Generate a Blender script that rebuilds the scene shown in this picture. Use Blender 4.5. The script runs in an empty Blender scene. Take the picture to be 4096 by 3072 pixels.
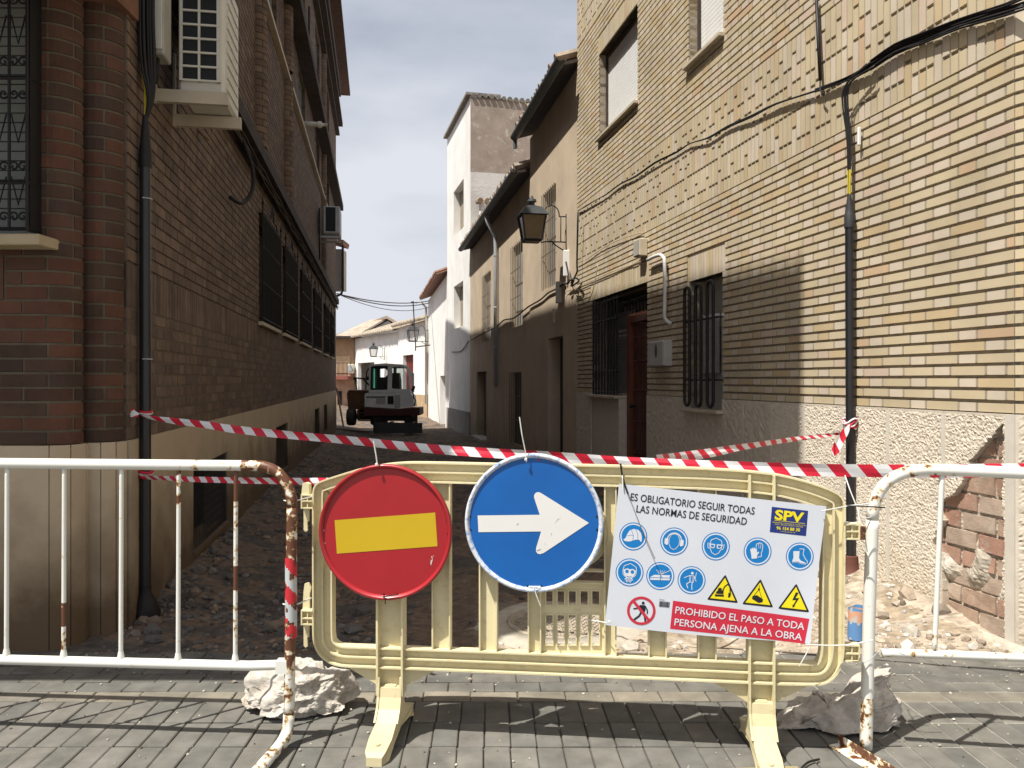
import bpy, math, random
import numpy as np
from mathutils import Vector, Matrix, noise
from mathutils.geometry import tessellate_polygon
random.seed(7)
H, F, CX, HY = 1.38, 800.0, 512.0, 380.0
scene = bpy.context.scene
COL = bpy.data.collections.new('scene_objects'); scene.collection.children.link(COL)
R = math.radians
V = Vector
def at(px, py, Y): return V(((px-CX)/F*Y, Y, H-(py-HY)/F*Y))
def s2p(x, y): return (x/4.0, y/4.0)

# ---------------- materials ----------------
MATS = {}
def pmat(name, col, rough=.8, var=.15, scale=4.0, bump=.0, bscale=60.0, metal=0.0, attr=False, col2=None, c2amt=.5, c2scale=3.0, spec=.3, bdist=.01, stain=None, trans=0, detail=5.0, coat=0):
    if name in MATS: return MATS[name]
    m = bpy.data.materials.new(name); m.use_nodes = True; MATS[name] = m
    nt = m.node_tree; N = nt.nodes; L = nt.links; N.clear()
    out = N.new('ShaderNodeOutputMaterial'); b = N.new('ShaderNodeBsdfPrincipled')
    L.new(b.outputs[0], out.inputs[0])
    b.inputs['Roughness'].default_value = rough; b.inputs['Metallic'].default_value = metal
    b.inputs['Specular IOR Level'].default_value = spec
    if coat: b.inputs['Coat Weight'].default_value = coat; b.inputs['Coat Roughness'].default_value = .15
    geo = N.new('ShaderNodeNewGeometry')
    def nz(sc, det=detail, r=.6):
        n = N.new('ShaderNodeTexNoise'); n.inputs['Scale'].default_value = sc; n.inputs['Detail'].default_value = det
        n.inputs['Roughness'].default_value = r; L.new(geo.outputs['Position'], n.inputs['Vector']); return n
    def mix(a, bb, fac, typ='MIX'):
        x = N.new('ShaderNodeMix'); x.data_type = 'RGBA'; x.blend_type = typ
        for sock, val in ((0, fac), (6, a), (7, bb)):
            if isinstance(val, (float, int)): x.inputs[sock].default_value = val
            elif isinstance(val, tuple): x.inputs[sock].default_value = (*val[:3], 1)
            else: L.new(val, x.inputs[sock])
        return x.outputs[2]
    def ramp(v, a, bb):
        r = N.new('ShaderNodeMapRange'); r.inputs[1].default_value = a; r.inputs[2].default_value = bb; L.new(v, r.inputs[0]); return r.outputs[0]
    if attr:
        a = N.new('ShaderNodeAttribute'); a.attribute_name = 'Col'; c = a.outputs['Color']
    else:
        rgb = N.new('ShaderNodeRGB'); rgb.outputs[0].default_value = (*col, 1); c = rgb.outputs[0]
    if col2 is not None:
        n2 = nz(c2scale); c = mix(c, col2, ramp(n2.outputs['Fac'], 1-c2amt-.12, 1-c2amt+.12))
    if stain is not None:   # (colour, z_low, z_high, strength): dirt with a ragged edge
        sc_, z0, z1, st = stain
        sx = N.new('ShaderNodeSeparateXYZ'); L.new(geo.outputs['Position'], sx.inputs[0])
        n3 = nz(2.5); ad = N.new('ShaderNodeMath'); ad.operation = 'MULTIPLY_ADD'; L.new(n3.outputs['Fac'], ad.inputs[0]); ad.inputs[1].default_value = .9; L.new(sx.outputs[2], ad.inputs[2])
        mr = ramp(ad.outputs[0], z1+.45, z0+.45)
        ml = N.new('ShaderNodeMath'); ml.operation = 'MULTIPLY'; L.new(mr, ml.inputs[0]); ml.inputs[1].default_value = st
        c = mix(c, sc_, ml.outputs[0])
    if var > 0:
        n1 = nz(scale); v = N.new('ShaderNodeMapRange'); L.new(n1.outputs['Fac'], v.inputs[0])
        v.inputs[1].default_value = .3; v.inputs[2].default_value = .7; v.inputs[3].default_value = 1-var; v.inputs[4].default_value = 1+var
        vm = N.new('ShaderNodeVectorMath'); vm.operation = 'SCALE'; L.new(c, vm.inputs[0]); L.new(v.outputs[0], vm.inputs['Scale']); c = vm.outputs[0]
    L.new(c, b.inputs['Base Color'])
    if bump > 0:
        nb = nz(bscale, 4.0, .65); bp = N.new('ShaderNodeBump'); bp.inputs['Strength'].default_value = bump; bp.inputs['Distance'].default_value = bdist
        L.new(nb.outputs['Fac'], bp.inputs['Height']); L.new(bp.outputs[0], b.inputs['Normal'])
    if trans:
        b.inputs['Transmission Weight'].default_value = trans
    return m
def rustmat(name='worn_white_paint', paint=(.72,.72,.66)):
    # attribute Col.r = how rusty the face is
    m = bpy.data.materials.new(name); m.use_nodes = True; nt = m.node_tree; N = nt.nodes; L = nt.links; N.clear()
    out = N.new('ShaderNodeOutputMaterial'); b = N.new('ShaderNodeBsdfPrincipled'); L.new(b.outputs[0], out.inputs[0])
    geo = N.new('ShaderNodeNewGeometry'); at_ = N.new('ShaderNodeAttribute'); at_.attribute_name = 'Col'
    sep = N.new('ShaderNodeSeparateColor'); L.new(at_.outputs['Color'], sep.inputs[0])
    def nz(sc, d=6.0):
        n = N.new('ShaderNodeTexNoise'); n.inputs['Scale'].default_value = sc; n.inputs['Detail'].default_value = d; n.inputs['Roughness'].default_value = .62
        L.new(geo.outputs['Position'], n.inputs['Vector']); return n.outputs['Fac']
    def mth(op, a, bb):
        x = N.new('ShaderNodeMath'); x.operation = op
        for i, q in enumerate((a, bb)):
            if isinstance(q, float): x.inputs[i].default_value = q
            else: L.new(q, x.inputs[i])
        return x.outputs[0]
    base = nz(28.0)
    k = mth('ADD', mth('MULTIPLY', base, 1.0), mth('MULTIPLY', sep.outputs[0], .5))
    def rng(v, a, c):
        r = N.new('ShaderNodeMapRange'); r.inputs[1].default_value = a; r.inputs[2].default_value = c; L.new(v, r.inputs[0]); return r.outputs[0]
    def mix(a, bb, fac):
        x = N.new('ShaderNodeMix'); x.data_type = 'RGBA'; L.new(fac, x.inputs[0])
        for s_, q in ((6, a), (7, bb)):
            if isinstance(q, tuple): x.inputs[s_].default_value = (*q, 1)
            else: L.new(q, x.inputs[s_])
        return x.outputs[2]
    c = mix(paint, (.50,.33,.12), rng(k, .70, .78))
    c = mix(c, (.12,.045,.022), rng(k, .775, .80))
    L.new(c, b.inputs['Base Color']); b.inputs['Roughness'].default_value = .45
    bp = N.new('ShaderNodeBump'); bp.inputs['Strength'].default_value = .5; bp.inputs['Distance'].default_value = .002; L.new(rng(k, .77, .79), bp.inputs['Height']); bp.invert = True
    L.new(bp.outputs[0], b.inputs['Normal'])
    return m
def glass(name, tint=(.02,.03,.03), rough=.05):
    m = pmat(name, tint, rough=rough, var=0, spec=.8); return m
def clear_glass(name, tint=(.6,.8,.75)):
    m = bpy.data.materials.new(name); m.use_nodes = True; nt = m.node_tree; N = nt.nodes; L = nt.links; N.clear()
    out = N.new('ShaderNodeOutputMaterial'); t = N.new('ShaderNodeBsdfTransparent'); t.inputs[0].default_value = (*tint, 1)
    g = N.new('ShaderNodeBsdfGlossy'); g.inputs['Roughness'].default_value = .05; mx = N.new('ShaderNodeMixShader'); mx.inputs[0].default_value = .12
    L.new(t.outputs[0], mx.inputs[1]); L.new(g.outputs[0], mx.inputs[2]); L.new(mx.outputs[0], out.inputs[0]); return m

# ---------------- mesh builder ----------------
class MB:
    def __init__(s): s.v = []; s.f = []; s.c = []; s.m = []; s.cur = (1,1,1); s.mi = 0
    def add(s, vs, fs, col=None):
        o = len(s.v); s.v.extend([tuple(p) for p in vs]); col = col or s.cur
        for f in fs: s.f.append(tuple(i+o for i in f)); s.c.append(col); s.m.append(s.mi)
    def quad(s, a, b, c, d, col=None): s.add([a,b,c,d], [(0,1,2,3)], col)
    def obox(s, o, a, b, c, col=None):
        o, a, b, c = V(o), V(a), V(b), V(c)
        vs = [o, o+a, o+a+b, o+b, o+c, o+a+c, o+a+b+c, o+b+c]
        fs = [(0,3,2,1),(4,5,6,7),(0,1,5,4),(1,2,6,5),(2,3,7,6),(3,0,4,7)]
        if a.cross(b).dot(c) < 0: fs = [f[::-1] for f in fs]
        s.add(vs, fs, col)
    def box(s, x0, x1, y0, y1, z0, z1, col=None): s.obox((x0,y0,z0), (x1-x0,0,0), (0,y1-y0,0), (0,0,z1-z0), col)
    def cham(s, o, a, b, c, bev, col=None):
        """box with chamfered edges; o corner, a b c edge vectors"""
        o, a, b, c = V(o), V(a), V(b), V(c); la, lb, lc = a.length, b.length, c.length
        ua, ub, uc = a/la, b/lb, c/lc; bev = min(bev, la*.45, lb*.45, lc*.45)
        import itertools
        vs = []; idx = {}
        for i, j, k in itertools.product((0,1), repeat=3):
            base = o+a*i+b*j+c*k
            sa = ua*(bev if i == 0 else -bev); sb = ub*(bev if j == 0 else -bev); sc = uc*(bev if k == 0 else -bev)
            idx[(i,j,k,'a')] = len(vs); vs.append(base+sb+sc)
            idx[(i,j,k,'b')] = len(vs); vs.append(base+sa+sc)
            idx[(i,j,k,'c')] = len(vs); vs.append(base+sa+sb)
        fs = []
        def F4(*t): fs.append(tuple(idx[q] for q in t))
        for i in (0,1):
            F4((i,0,0,'a'),(i,1,0,'a'),(i,1,1,'a'),(i,0,1,'a'))
            F4((0,i,0,'b'),(1,i,0,'b'),(1,i,1,'b'),(0,i,1,'b'))
            F4((0,0,i,'c'),(1,0,i,'c'),(1,1,i,'c'),(0,1,i,'c'))
            for j in (0,1):
                F4((0,i,j,'b'),(1,i,j,'b'),(1,i,j,'c'),(0,i,j,'c'))
                F4((i,0,j,'a'),(i,1,j,'a'),(i,1,j,'c'),(i,0,j,'c'))
                F4((i,j,0,'a'),(i,j,1,'a'),(i,j,1,'b'),(i,j,0,'b'))
                for k in (0,1): fs.append((idx[(i,j,k,'a')], idx[(i,j,k,'b')], idx[(i,j,k,'c')]))
        ctr = o+(a+b+c)/2; out = []
        for f in fs:
            p = [vs[q] for q in f]; n = (p[1]-p[0]).cross(p[2]-p[0]); m_ = sum(p, V((0,0,0)))/len(p)
            out.append(f if n.dot(m_-ctr) > 0 else f[::-1])
        s.add(vs, out, col)
    def prism(s, poly, fn, t0, t1, col=None, holes=()):
        """poly: 2D points; fn(x, y, t) -> 3D"""
        loops = [list(poly)]+[list(h) for h in holes]
        tri = tessellate_polygon([[V((x, y, 0)) for x, y in l] for l in loops])
        flat = [p for l in loops for p in l]; n = len(flat)
        vs = [fn(x, y, t0) for x, y in flat]+[fn(x, y, t1) for x, y in flat]
        fs = [tuple(t) for t in tri]+[tuple(i+n for i in t[::-1]) for t in tri]
        o = 0
        for l in loops:
            k = len(l)
            for i in range(k): j = (i+1) % k; fs.append((o+i, o+j, o+j+n, o+i+n))
            o += k
        s.add(vs, fs, col)
    def flat(s, poly, fn, col=None, holes=()):
        loops = [list(poly)]+[list(h) for h in holes]
        tri = tessellate_polygon([[V((x, y, 0)) for x, y in l] for l in loops])
        flat = [p for l in loops for p in l]
        s.add([fn(x, y) for x, y in flat], [tuple(t) for t in tri], col)
    def tube(s, pts, r, n=8, col=None, cap=True, closed=False):
        pts = [V(p) for p in pts]; k = len(pts)
        rs = r if isinstance(r, (list, tuple)) else [r]*k
        vs = []; prev = None
        for i, p in enumerate(pts):
            if closed: t = pts[(i+1) % k]-pts[i-1]
            else: t = pts[min(i+1, k-1)]-pts[max(i-1, 0)]
            t = t.normalized() if t.length > 1e-9 else V((0,0,1))
            if prev is None:
                a = t.orthogonal().normalized()
                if abs(t.z) < .9: a = t.cross(V((0,0,1))).normalized()
                else: a = t.cross(V((0,1,0))).normalized()
            else:
                a = prev-t*prev.dot(t); a = a.normalized() if a.length > 1e-6 else t.orthogonal().normalized()
            prev = a; b = t.cross(a)
            for j in range(n):
                th = 2*math.pi*j/n; vs.append(p+(a*math.cos(th)+b*math.sin(th))*rs[i])
        fs = []
        for i in range(k if closed else k-1):
            i2 = (i+1) % k
            for j in range(n): j2 = (j+1) % n; fs.append((i*n+j, i*n+j2, i2*n+j2, i2*n+j))
        if cap and not closed: fs.append(tuple(range(n))[::-1]); fs.append(tuple((k-1)*n+j for j in range(n)))
        s.add(vs, fs, col)
    def lathe(s, prof, o, axis=(0,0,1), n=24, col=None, cap=False):
        ax = V(axis).normalized(); a = ax.orthogonal().normalized(); b = ax.cross(a); o = V(o); vs = []
        for r, h in prof:
            for j in range(n):
                th = 2*math.pi*j/n; vs.append(o+ax*h+(a*math.cos(th)+b*math.sin(th))*r)
        fs = []
        for i in range(len(prof)-1):
            for j in range(n): j2 = (j+1) % n; fs.append((i*n+j, i*n+j2, (i+1)*n+j2, (i+1)*n+j))
        if cap: fs.append(tuple(range(n))[::-1]); fs.append(tuple((len(prof)-1)*n+j for j in range(n)))
        s.add(vs, fs, col)
    def build(s, name, mat, parent=None, smooth=False, label=None, autos=None):
        me = bpy.data.meshes.new(name)
        off = V((0,0,0))
        if parent is not None:
            p = parent
            while p is not None: off = off+p.location; p = p.parent
        vs = [(x-off.x, y-off.y, z-off.z) for x, y, z in s.v]
        me.from_pydata(vs, [], s.f); mats = mat if isinstance(mat, (list, tuple)) else [mat]
        for q in mats: me.materials.append(q)
        me.polygons.foreach_set('material_index', s.m)
        ca = me.color_attributes.new('Col', 'FLOAT_COLOR', 'CORNER')
        lt = np.empty(len(me.polygons), dtype=np.int32); me.polygons.foreach_get('loop_total', lt)
        c = np.array([tuple(q[:3])+(1.0,) for q in s.c], dtype=np.float32).reshape(-1, 4)
        ca.data.foreach_set('color', np.repeat(c, lt, axis=0).ravel())
        if smooth: me.polygons.foreach_set('use_smooth', [True]*len(me.polygons))
        me.update()
        if autos:
            me.polygons.foreach_set('use_smooth', [True]*len(me.polygons)); me.set_sharp_from_angle(angle=R(autos))
        o = bpy.data.objects.new(name, me); COL.objects.link(o)
        if parent is not None: o.parent = parent
        if label: o['label'] = label
        return o
def thing(name, loc, label, cat, group=None):
    o = bpy.data.objects.new(name, None); COL.objects.link(o); o.location = loc; o.empty_display_size = .2
    o['label'] = label; o['category'] = cat
    if group: o['group'] = group
    return o
def tag(o, label, cat, group=None):
    o['label'] = label; o['category'] = cat
    if group: o['group'] = group
    return o
def struct(o, label=None):
    o['kind'] = 'structure'
    if label: o['label'] = label
    return o
def bez(p0, p1, p2, p3, n=12):
    p0, p1, p2, p3 = map(V, (p0, p1, p2, p3)); out = []
    for i in range(n+1):
        t = i/n; u = 1-t; out.append(p0*u**3+p1*3*u*u*t+p2*3*u*t*t+p3*t**3)
    return out
def cat_rom(pts, n=6):
    pts = [V(p) for p in pts]; P = [pts[0]*2-pts[1]]+pts+[pts[-1]*2-pts[-2]]; out = []
    for i in range(1, len(P)-2):
        for k in range(n):
            t = k/n; a, b, c, d = P[i-1], P[i], P[i+1], P[i+2]
            out.append(.5*((2*b)+(c-a)*t+(2*a-5*b+4*c-d)*t*t+(3*b-a-3*c+d)*t**3))
    out.append(pts[-1]); return out
class Frame:
    """wall frame: s along, n outward, z up"""
    def __init__(s, o, d, nrm): s.o = V((o[0], o[1], 0)); s.d = V((d[0], d[1], 0)).normalized(); s.n = V((nrm[0], nrm[1], 0)).normalized()
    def p(s, a, n, z): q = s.o+s.d*a+s.n*n; return V((q.x, q.y, z))
    def bx(s, mb, a0, a1, n0, n1, z0, z1, col=None): mb.obox(s.p(a0, n0, z0), s.d*(a1-a0), s.n*(n1-n0), V((0,0,z1-z0)), col)
    def hit(s, px, py, n=0.0):
        """where the sight line through a photo point meets this wall plane -> (s, z)"""
        dr = V(((px-CX)/F, 1.0, -(py-HY)/F)); o = s.o+s.n*n
        t = (o.dot(s.n))/(dr.dot(s.n)); q = dr*t; return ((q-s.o).dot(s.d), H+q.z)
def jit(c, a): k = 1+random.uniform(-a, a); return tuple(max(0, q*k) for q in c)
def bricks(mb, mm, fr, s0, s1, z0, z1, rh, j, Ls, Lh, colf, opens=(), depth=.012, jamb=.13, mdepth=.003, curve=None, hj=False):
    """courses of bricks; mb bricks, mm mortar; opens: (s0, s1, z0, z1)"""
    P = (lambda a, n, z: fr.p(a, n, z)) if curve is None else curve
    per = Ls+Lh+2*j if Lh else Ls+j; k = 0; z = z0
    while z+rh*.6 <= z1+1e-6:
        zt = min(z+rh-j, z1); zc = (z+zt)/2
        iv = [(s0, s1, 0, 0)]
        for (a, b, c, d) in opens:
            if c-.01 < zc < d+.01:
                nv = []
                for (x, y, l, r_) in iv:
                    if b <= x or a >= y: nv.append((x, y, l, r_)); continue
                    if a > x: nv.append((x, a, l, 1))
                    if b < y: nv.append((b, y, 1, r_))
                iv = nv
        ph = (per/2 if k % 2 else 0)+random.uniform(-.003, .003)
        for (x, y, jl, jr) in iv:
            if y-x < .02: continue
            m_ = math.floor((x-ph)/per)
            cuts = []; q = m_*per+ph
            while q < y:
                if Lh: cuts += [(q, q+Ls, 0), (q+Ls+j, q+Ls+j+Lh, 1)]
                else: cuts += [(q, q+Ls, 0)]
                q += per
            for (a, b, hd) in cuts:
                a2, b2 = max(a, x), min(b, y)
                if b2-a2 < .012: continue
                dd = jamb if ((jl and a2 <= x+.001) or (jr and b2 >= y-.001)) else depth
                n1 = random.uniform(-.0012, .0012)
                zz0, zz1 = z+random.uniform(-.0008,.0008), zt+random.uniform(-.0008,.0008)
                if curve is None:
                    vs = [P(a2,-dd,zz0), P(b2,-dd,zz0), P(b2,n1,zz0), P(a2,n1,zz0), P(a2,-dd,zz1), P(b2,-dd,zz1), P(b2,n1,zz1), P(a2,n1,zz1)]
                    mb.add(vs, [(3,2,6,7),(0,3,7,4),(2,1,5,6),(4,7,6,5),(0,1,2,3)], colf(hd, (a2+b2)/2, zc))
                else:
                    ns = max(1, int((b2-a2)/.03)); vs = []
                    for i in range(ns+1):
                        t = a2+(b2-a2)*i/ns; vs += [P(t,-dd,zz0), P(t,n1,zz0), P(t,n1,zz1), P(t,-dd,zz1)]
                    fs = []
                    for i in range(ns):
                        o = i*4; fs += [(o+1,o+5,o+6,o+2),(o,o+4,o+5,o+1),(o+2,o+6,o+7,o+3)]
                    fs += [(0,1,2,3),(ns*4+3,ns*4+2,ns*4+1,ns*4)]
                    mb.add(vs, fs, colf(hd, (a2+b2)/2, zc))
            if mm is not None and mdepth is not None:
                if curve is None and hj: fr.bx(mm, x, y, -.02, -mdepth, zt-.001, zt+j+.001)
                elif curve is None: fr.bx(mm, x, y, -.02, -mdepth, z+.002, zt-.002)
                else:
                    ns = max(1, int((y-x)/.03)); vs = []
                    for i in range(ns+1):
                        t = x+(y-x)*i/ns; vs += [P(t,-mdepth,z-.001), P(t,-mdepth,zt+j+.001)]
                    mm.add(vs, [(i*2,i*2+2,i*2+3,i*2+1) for i in range(ns)])
        z += rh; k += 1
def soldiers(mb, fr, s0, s1, z0, z1, pit, j, colf, depth=.012, curve=None, pattern=None):
    P = (lambda a, n, z: fr.p(a, n, z)) if curve is None else curve
    k = 0; a = s0
    while a < s1-.01:
        b = min(a+pit-j, s1)
        segs = [(z0, z1)] if pattern is None else pattern(k, z0, z1)
        for (c, d) in segs:
            n1 = random.uniform(-.0012, .0012)
            vs = [P(a,-depth,c), P(b,-depth,c), P(b,n1,c), P(a,n1,c), P(a,-depth,d), P(b,-depth,d), P(b,n1,d), P(a,n1,d)]
            mb.add(vs, [(3,2,6,7),(0,3,7,4),(2,1,5,6),(4,7,6,5),(0,1,2,3)], colf(0 if random.random() < .7 else 1, a, (c+d)/2))
        a += pit; k += 1
def text2d(s, size=1.0, bold=0.0):
    cu = bpy.data.curves.new('t', 'FONT'); cu.body = s; cu.size = size; cu.offset = bold; cu.resolution_u = 3
    ob = bpy.data.objects.new('t', cu); COL.objects.link(ob); bpy.context.view_layer.update()
    me = bpy.data.meshes.new_from_object(ob.evaluated_get(bpy.context.evaluated_depsgraph_get()))
    vs = [(v.co.x, v.co.y) for v in me.vertices]; fs = [tuple(p.vertices) for p in me.polygons]
    bpy.data.objects.remove(ob); bpy.data.curves.remove(cu); bpy.data.meshes.remove(me)
    return vs, fs
SKYC = (7.2,7.45,8.1,1); SKYS = .074; EXPO = 0.5
# ================= materials =================
M_BR = pmat('yellow_brick', (.5,.4,.25), rough=.85, var=.13, scale=1.7, attr=True, bump=.25, detail=8, bscale=180, bdist=.002)
M_MR = pmat('grey_mortar', (.32,.275,.21), rough=.95, var=.15, scale=12, bump=.3, bscale=250, bdist=.003)
M_BL = pmat('dark_red_brick', (.2,.1,.06), rough=.85, var=.22, scale=6, attr=True, bump=.3, bscale=160, bdist=.003)
M_ML = pmat('tan_mortar', (.135,.105,.075), rough=.95, var=.2, scale=10)
M_PLL = pmat('cream_plinth_paint', (.50,.40,.275), rough=.8, var=.10, scale=2.0, bump=.12, bscale=70, stain=((.085,.05,.024), .15, .80, .9))
M_PLR = pmat('bush_hammered_stone', (.56,.50,.41), rough=.9, var=.10, scale=14, bump=.5, bscale=130, bdist=.006, stain=((.40,.31,.20), .0, .35, .4))
M_PLRS = pmat('smooth_stone_margin', (.57,.53,.46), rough=.85, var=.08, scale=8, bump=.1, bscale=100)
M_DARK = pmat('black_iron', (.012,.012,.013), rough=.5, var=.1)
M_GLS = glass('dark_window_glass')
M_WSH = pmat('white_shutter', (.74,.74,.72), rough=.5, var=.04, scale=6)
M_SILL = pmat('stone_sill', (.50,.43,.32), rough=.8, var=.12, scale=7, bump=.1)
M_WHT = pmat('cream_metal', (.60,.58,.50), rough=.45, var=.06, stain=None)
M_BRN = pmat('dark_cornice', (.055,.042,.036), rough=.9, var=.3, scale=5, bump=.4, bscale=50)
M_TILE = pmat('clay_roof_tile', (.36,.23,.15), rough=.9, var=.35, scale=6, col2=(.30,.27,.22), c2amt=.5, c2scale=3)
M_TILR = pmat('red_clay_tile', (.27,.15,.11), rough=.9, var=.25, scale=5)
M_TAN = pmat('tan_render', (.52,.42,.305), rough=.93, var=.13, scale=1.6, bump=.35, bscale=120, bdist=.005, stain=((.18,.14,.105), -.5, .55, .6))
M_GRY = pmat('old_grey_render', (.34,.28,.23), rough=.95, var=.18, scale=3, bump=.5, bscale=40, col2=(.62,.60,.57), c2amt=.30, c2scale=4.5)
M_WW = pmat('white_limewash', (.78,.77,.74), rough=.9, var=.10, scale=1.2, detail=9, bump=.3, bscale=40)
M_WWD = pmat('grey_dado', (.30,.28,.26), rough=.95, var=.2, scale=3)
M_PVC = pmat('grey_plastic', (.42,.44,.46), rough=.5, var=.08)
M_GRN = pmat('weathered_zinc', (.10,.115,.12), rough=.6, var=.3, scale=6)
M_ORD = pmat('varnished_wood', (.085,.032,.022), rough=.45, var=.35, scale=5, bump=.2, bscale=60)
M_CBL = pmat('black_cable', (.014,.013,.013), rough=.55, var=.15)
M_CBLB = pmat('dusty_brown_cable', (.07,.05,.035), rough=.8, var=.15)
M_CON = pmat('raw_concrete', (.42,.39,.35), rough=.95, var=.2, scale=9, bump=.5, bscale=90)

def wall_cells(mb, fr, s0, s1, z0, z1, opens, n0, n1, col=(1,1,1)):
    ss = sorted({s0, s1, *[min(max(o[0], s0), s1) for o in opens], *[min(max(o[1], s0), s1) for o in opens]})
    zs = sorted({z0, z1, *[min(max(o[2], z0), z1) for o in opens], *[min(max(o[3], z0), z1) for o in opens]})
    for i in range(len(ss)-1):
        run = None
        for k in range(len(zs)-1):
            c = ((ss[i]+ss[i+1])/2, (zs[k]+zs[k+1])/2)
            hole = any(o[0] < c[0] < o[1] and o[2] < c[1] < o[3] for o in opens)
            if not hole:
                if run is None: run = zs[k]
            if hole and run is not None: fr.bx(mb, ss[i], ss[i+1], n0, n1, run, zs[k], col); run = None
        if run is not None: fr.bx(mb, ss[i], ss[i+1], n0, n1, run, zs[-1], col)

# ================= yellow brick building (right) =================
FR = Frame((2.585,4.12), (-.1915,1), (-1,-.1915)); FRc = Frame((2.585,4.12), (.55,-.83), (-.83,-.55))
LR = 8.40
YB = thing('brick_building', (2.6,4.2,0), 'sunlit yellow brick building with rough stone plinth on the right of the street', 'building')
def ycol(hd, a, z):
    r = random.random()
    c = (.515,.43,.29) if not hd else (.55,.475,.37)
    if r < .025: c = (.50,.36,.23)
    elif r < .12: c = (.50,.39,.235)
    elif r < .32: c = (.54,.46,.36) if hd else (.50,.42,.275)
    elif r < .38: c = (.54,.43,.33)
    return jit(c, .05)
W1 = (5.67, 7.25, 4.77, 5.95); W2 = (3.35, 4.15, 4.60, 5.80); GA = (3.36, 4.13, 1.10, 2.385)
DR = (5.335, 7.616, -.3, 2.53)
opens = [W1, W2, GA, DR]
lint = [(w[0]-.05, w[1]+.05, w[3], w[3]+.25) for w in opens]
B1 = (3.12, 4.04); B2 = (6.51, 7.43)
bands = [(-1, LR+1, B1[0]-.0, B1[1]-.012), (-1, LR+1, B2[0], B2[1]-.012)]
mb, mm = MB(), MB()
ZP = 1.205; RH = .0662
allop = opens+lint
def rowsR(fr, s0, s1, ops):
    bricks(mb, mm, fr, s0, s1, ZP+.004, B1[0]-.012, RH, .0185, .245, .118, ycol, ops, depth=.02)
    bricks(mb, mm, fr, s0, s1, B1[1]+.004, B2[0]-.012, RH, .0185, .245, .118, ycol, ops, depth=.02)
    bricks(mb, mm, fr, s0, s1, B2[1]+.004, 9.6, RH, .0185, .245, .118, ycol, ops, depth=.02)
rowsR(FR, .0, LR, allop); rowsR(FRc, .006, 2.6, [])
def wpat(k, z0, z1):
    g = .024; seq = [[2,1,2,1,2],[1,2,2,2,1],[2,2,1,2,1],[1,2,1,2,2],[2,1,2,2,1],[1,2,2,1,2]][k*5 % 6 if k % 2 else (k//2) % 6]
    tot = z1-z0-g*(len(seq)-1); u = tot/sum(seq); out = []; z = z0
    for q in seq: out.append((z, z+u*q)); z += u*q+g
    return out
for fr, a0, a1 in ((FR, 0, LR), (FRc, .006, 2.6)):
    for b_ in (B1, B2):
        soldiers(mb, fr, a0, a1, b_[0], b_[1]-.012, .0655, .012, ycol, pattern=wpat, depth=.02)
        k = a0
        while k < a1-.03: fr.bx(mm, k+.0525, k+.0665, -.02, -.004, b_[0], b_[1]-.014); k += .0655
for w in opens:
    soldiers(mb, FR, w[0]-.045, w[1]+.05, w[3], w[3]+.245, .066, .011, ycol, depth=.13)
    FR.bx(mm, w[0]-.04, w[1]+.045, -.02, -.006, w[3]+.003, w[3]+.24)
wall_cells(mm, FR, .026, LR, -.4, 9.6, [(o[0], o[1], o[2], o[3]) for o in opens]+[(.035, .64, -.2, 1.19)], -.30, -.0195)
FR.bx(mm, .036, .639, -.30, -.07, -.2, 1.189)
FRc.bx(mm, .0195, 2.6, -.024, -.0195, -.4, 9.6)
mb.build('brickwork', M_BR, YB); mm.build('wall', M_MR, YB)
mb = MB(); mb.add([FR.p(-.3+.3,-.31,-.4), FR.p(LR,-.31,-.4), FR.p(LR,-7,-.4), FR.p(0,-7,-.4), FR.p(0,-.31,9.6), FR.p(LR,-.31,9.6), FR.p(LR,-7,9.6), FR.p(0,-7,9.6)], [(0,1,2,3),(4,5,6,7),(1,2,6,5),(2,3,7,6)])
FR.bx(mb, -.15, LR+.05, -7.1, .15, 9.602, 9.75)
mb.build('roof', M_MR, YB)
# interior darkness behind openings
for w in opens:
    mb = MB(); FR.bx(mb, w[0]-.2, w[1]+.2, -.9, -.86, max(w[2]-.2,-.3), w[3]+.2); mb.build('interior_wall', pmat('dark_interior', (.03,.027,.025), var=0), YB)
# windows
def slats(mb, fr, a0, a1, z0, z1, n, pit=.045, col=(1,1,1)):
    z = z0
    while z < z1-.01:
        fr.bx(mb, a0, a1, n-.012, n, z, min(z+pit-.004, z1), col); z += pit
    fr.bx(mb, a0, a1, n-.02, n-.0125, z0, z1, col)
def yw(w, lab, sillz=.05, extra=None):
    t = MB(); slats(t, FR, w[0]+.03, w[1]-.03, w[2]+.005, w[3]-.005, -.13)
    o = t.build('window', M_WSH, YB, label=lab)
    g = MB(); FR.bx(g, w[0], w[0]+.03, -.16, -.10, w[2], w[3]); FR.bx(g, w[1]-.03, w[1], -.16, -.10, w[2], w[3]); FR.bx(g, w[0]+.03, w[1]-.03, -.16, -.102, w[3]-.05, w[3])
    g.build('frame', M_BRN, o)
    s = MB(); s.cham(FR.p(w[0]-.03, -.12, w[2]-.045), FR.d*(w[1]-w[0]+.06), FR.n*.175, V((0,0,.04)), .005); s.build('sill', M_SILL, o)
    return o
yw(W1, 'wide upper window with its white roller shutter down'); yw(W2, 'narrow upper window with its white roller shutter down')
t = MB(); slats(t, FR, GA[0]+.40, GA[1]-.03, GA[2]+.35, GA[3]-.35, -.14); slats(t, FR, GA[0]+.03, GA[0]+.36, GA[2]+.12, GA[3]-.3, -.16)
FR.bx(t, GA[0], GA[1], -.22, -.21, GA[2], GA[3], (.1,.1,.1))
gw = t.build('window', pmat('shaded_pane', (.40,.40,.38), var=.05, attr=False, rough=.3), YB, label='ground floor window behind black looped bars')
g = MB()
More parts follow.
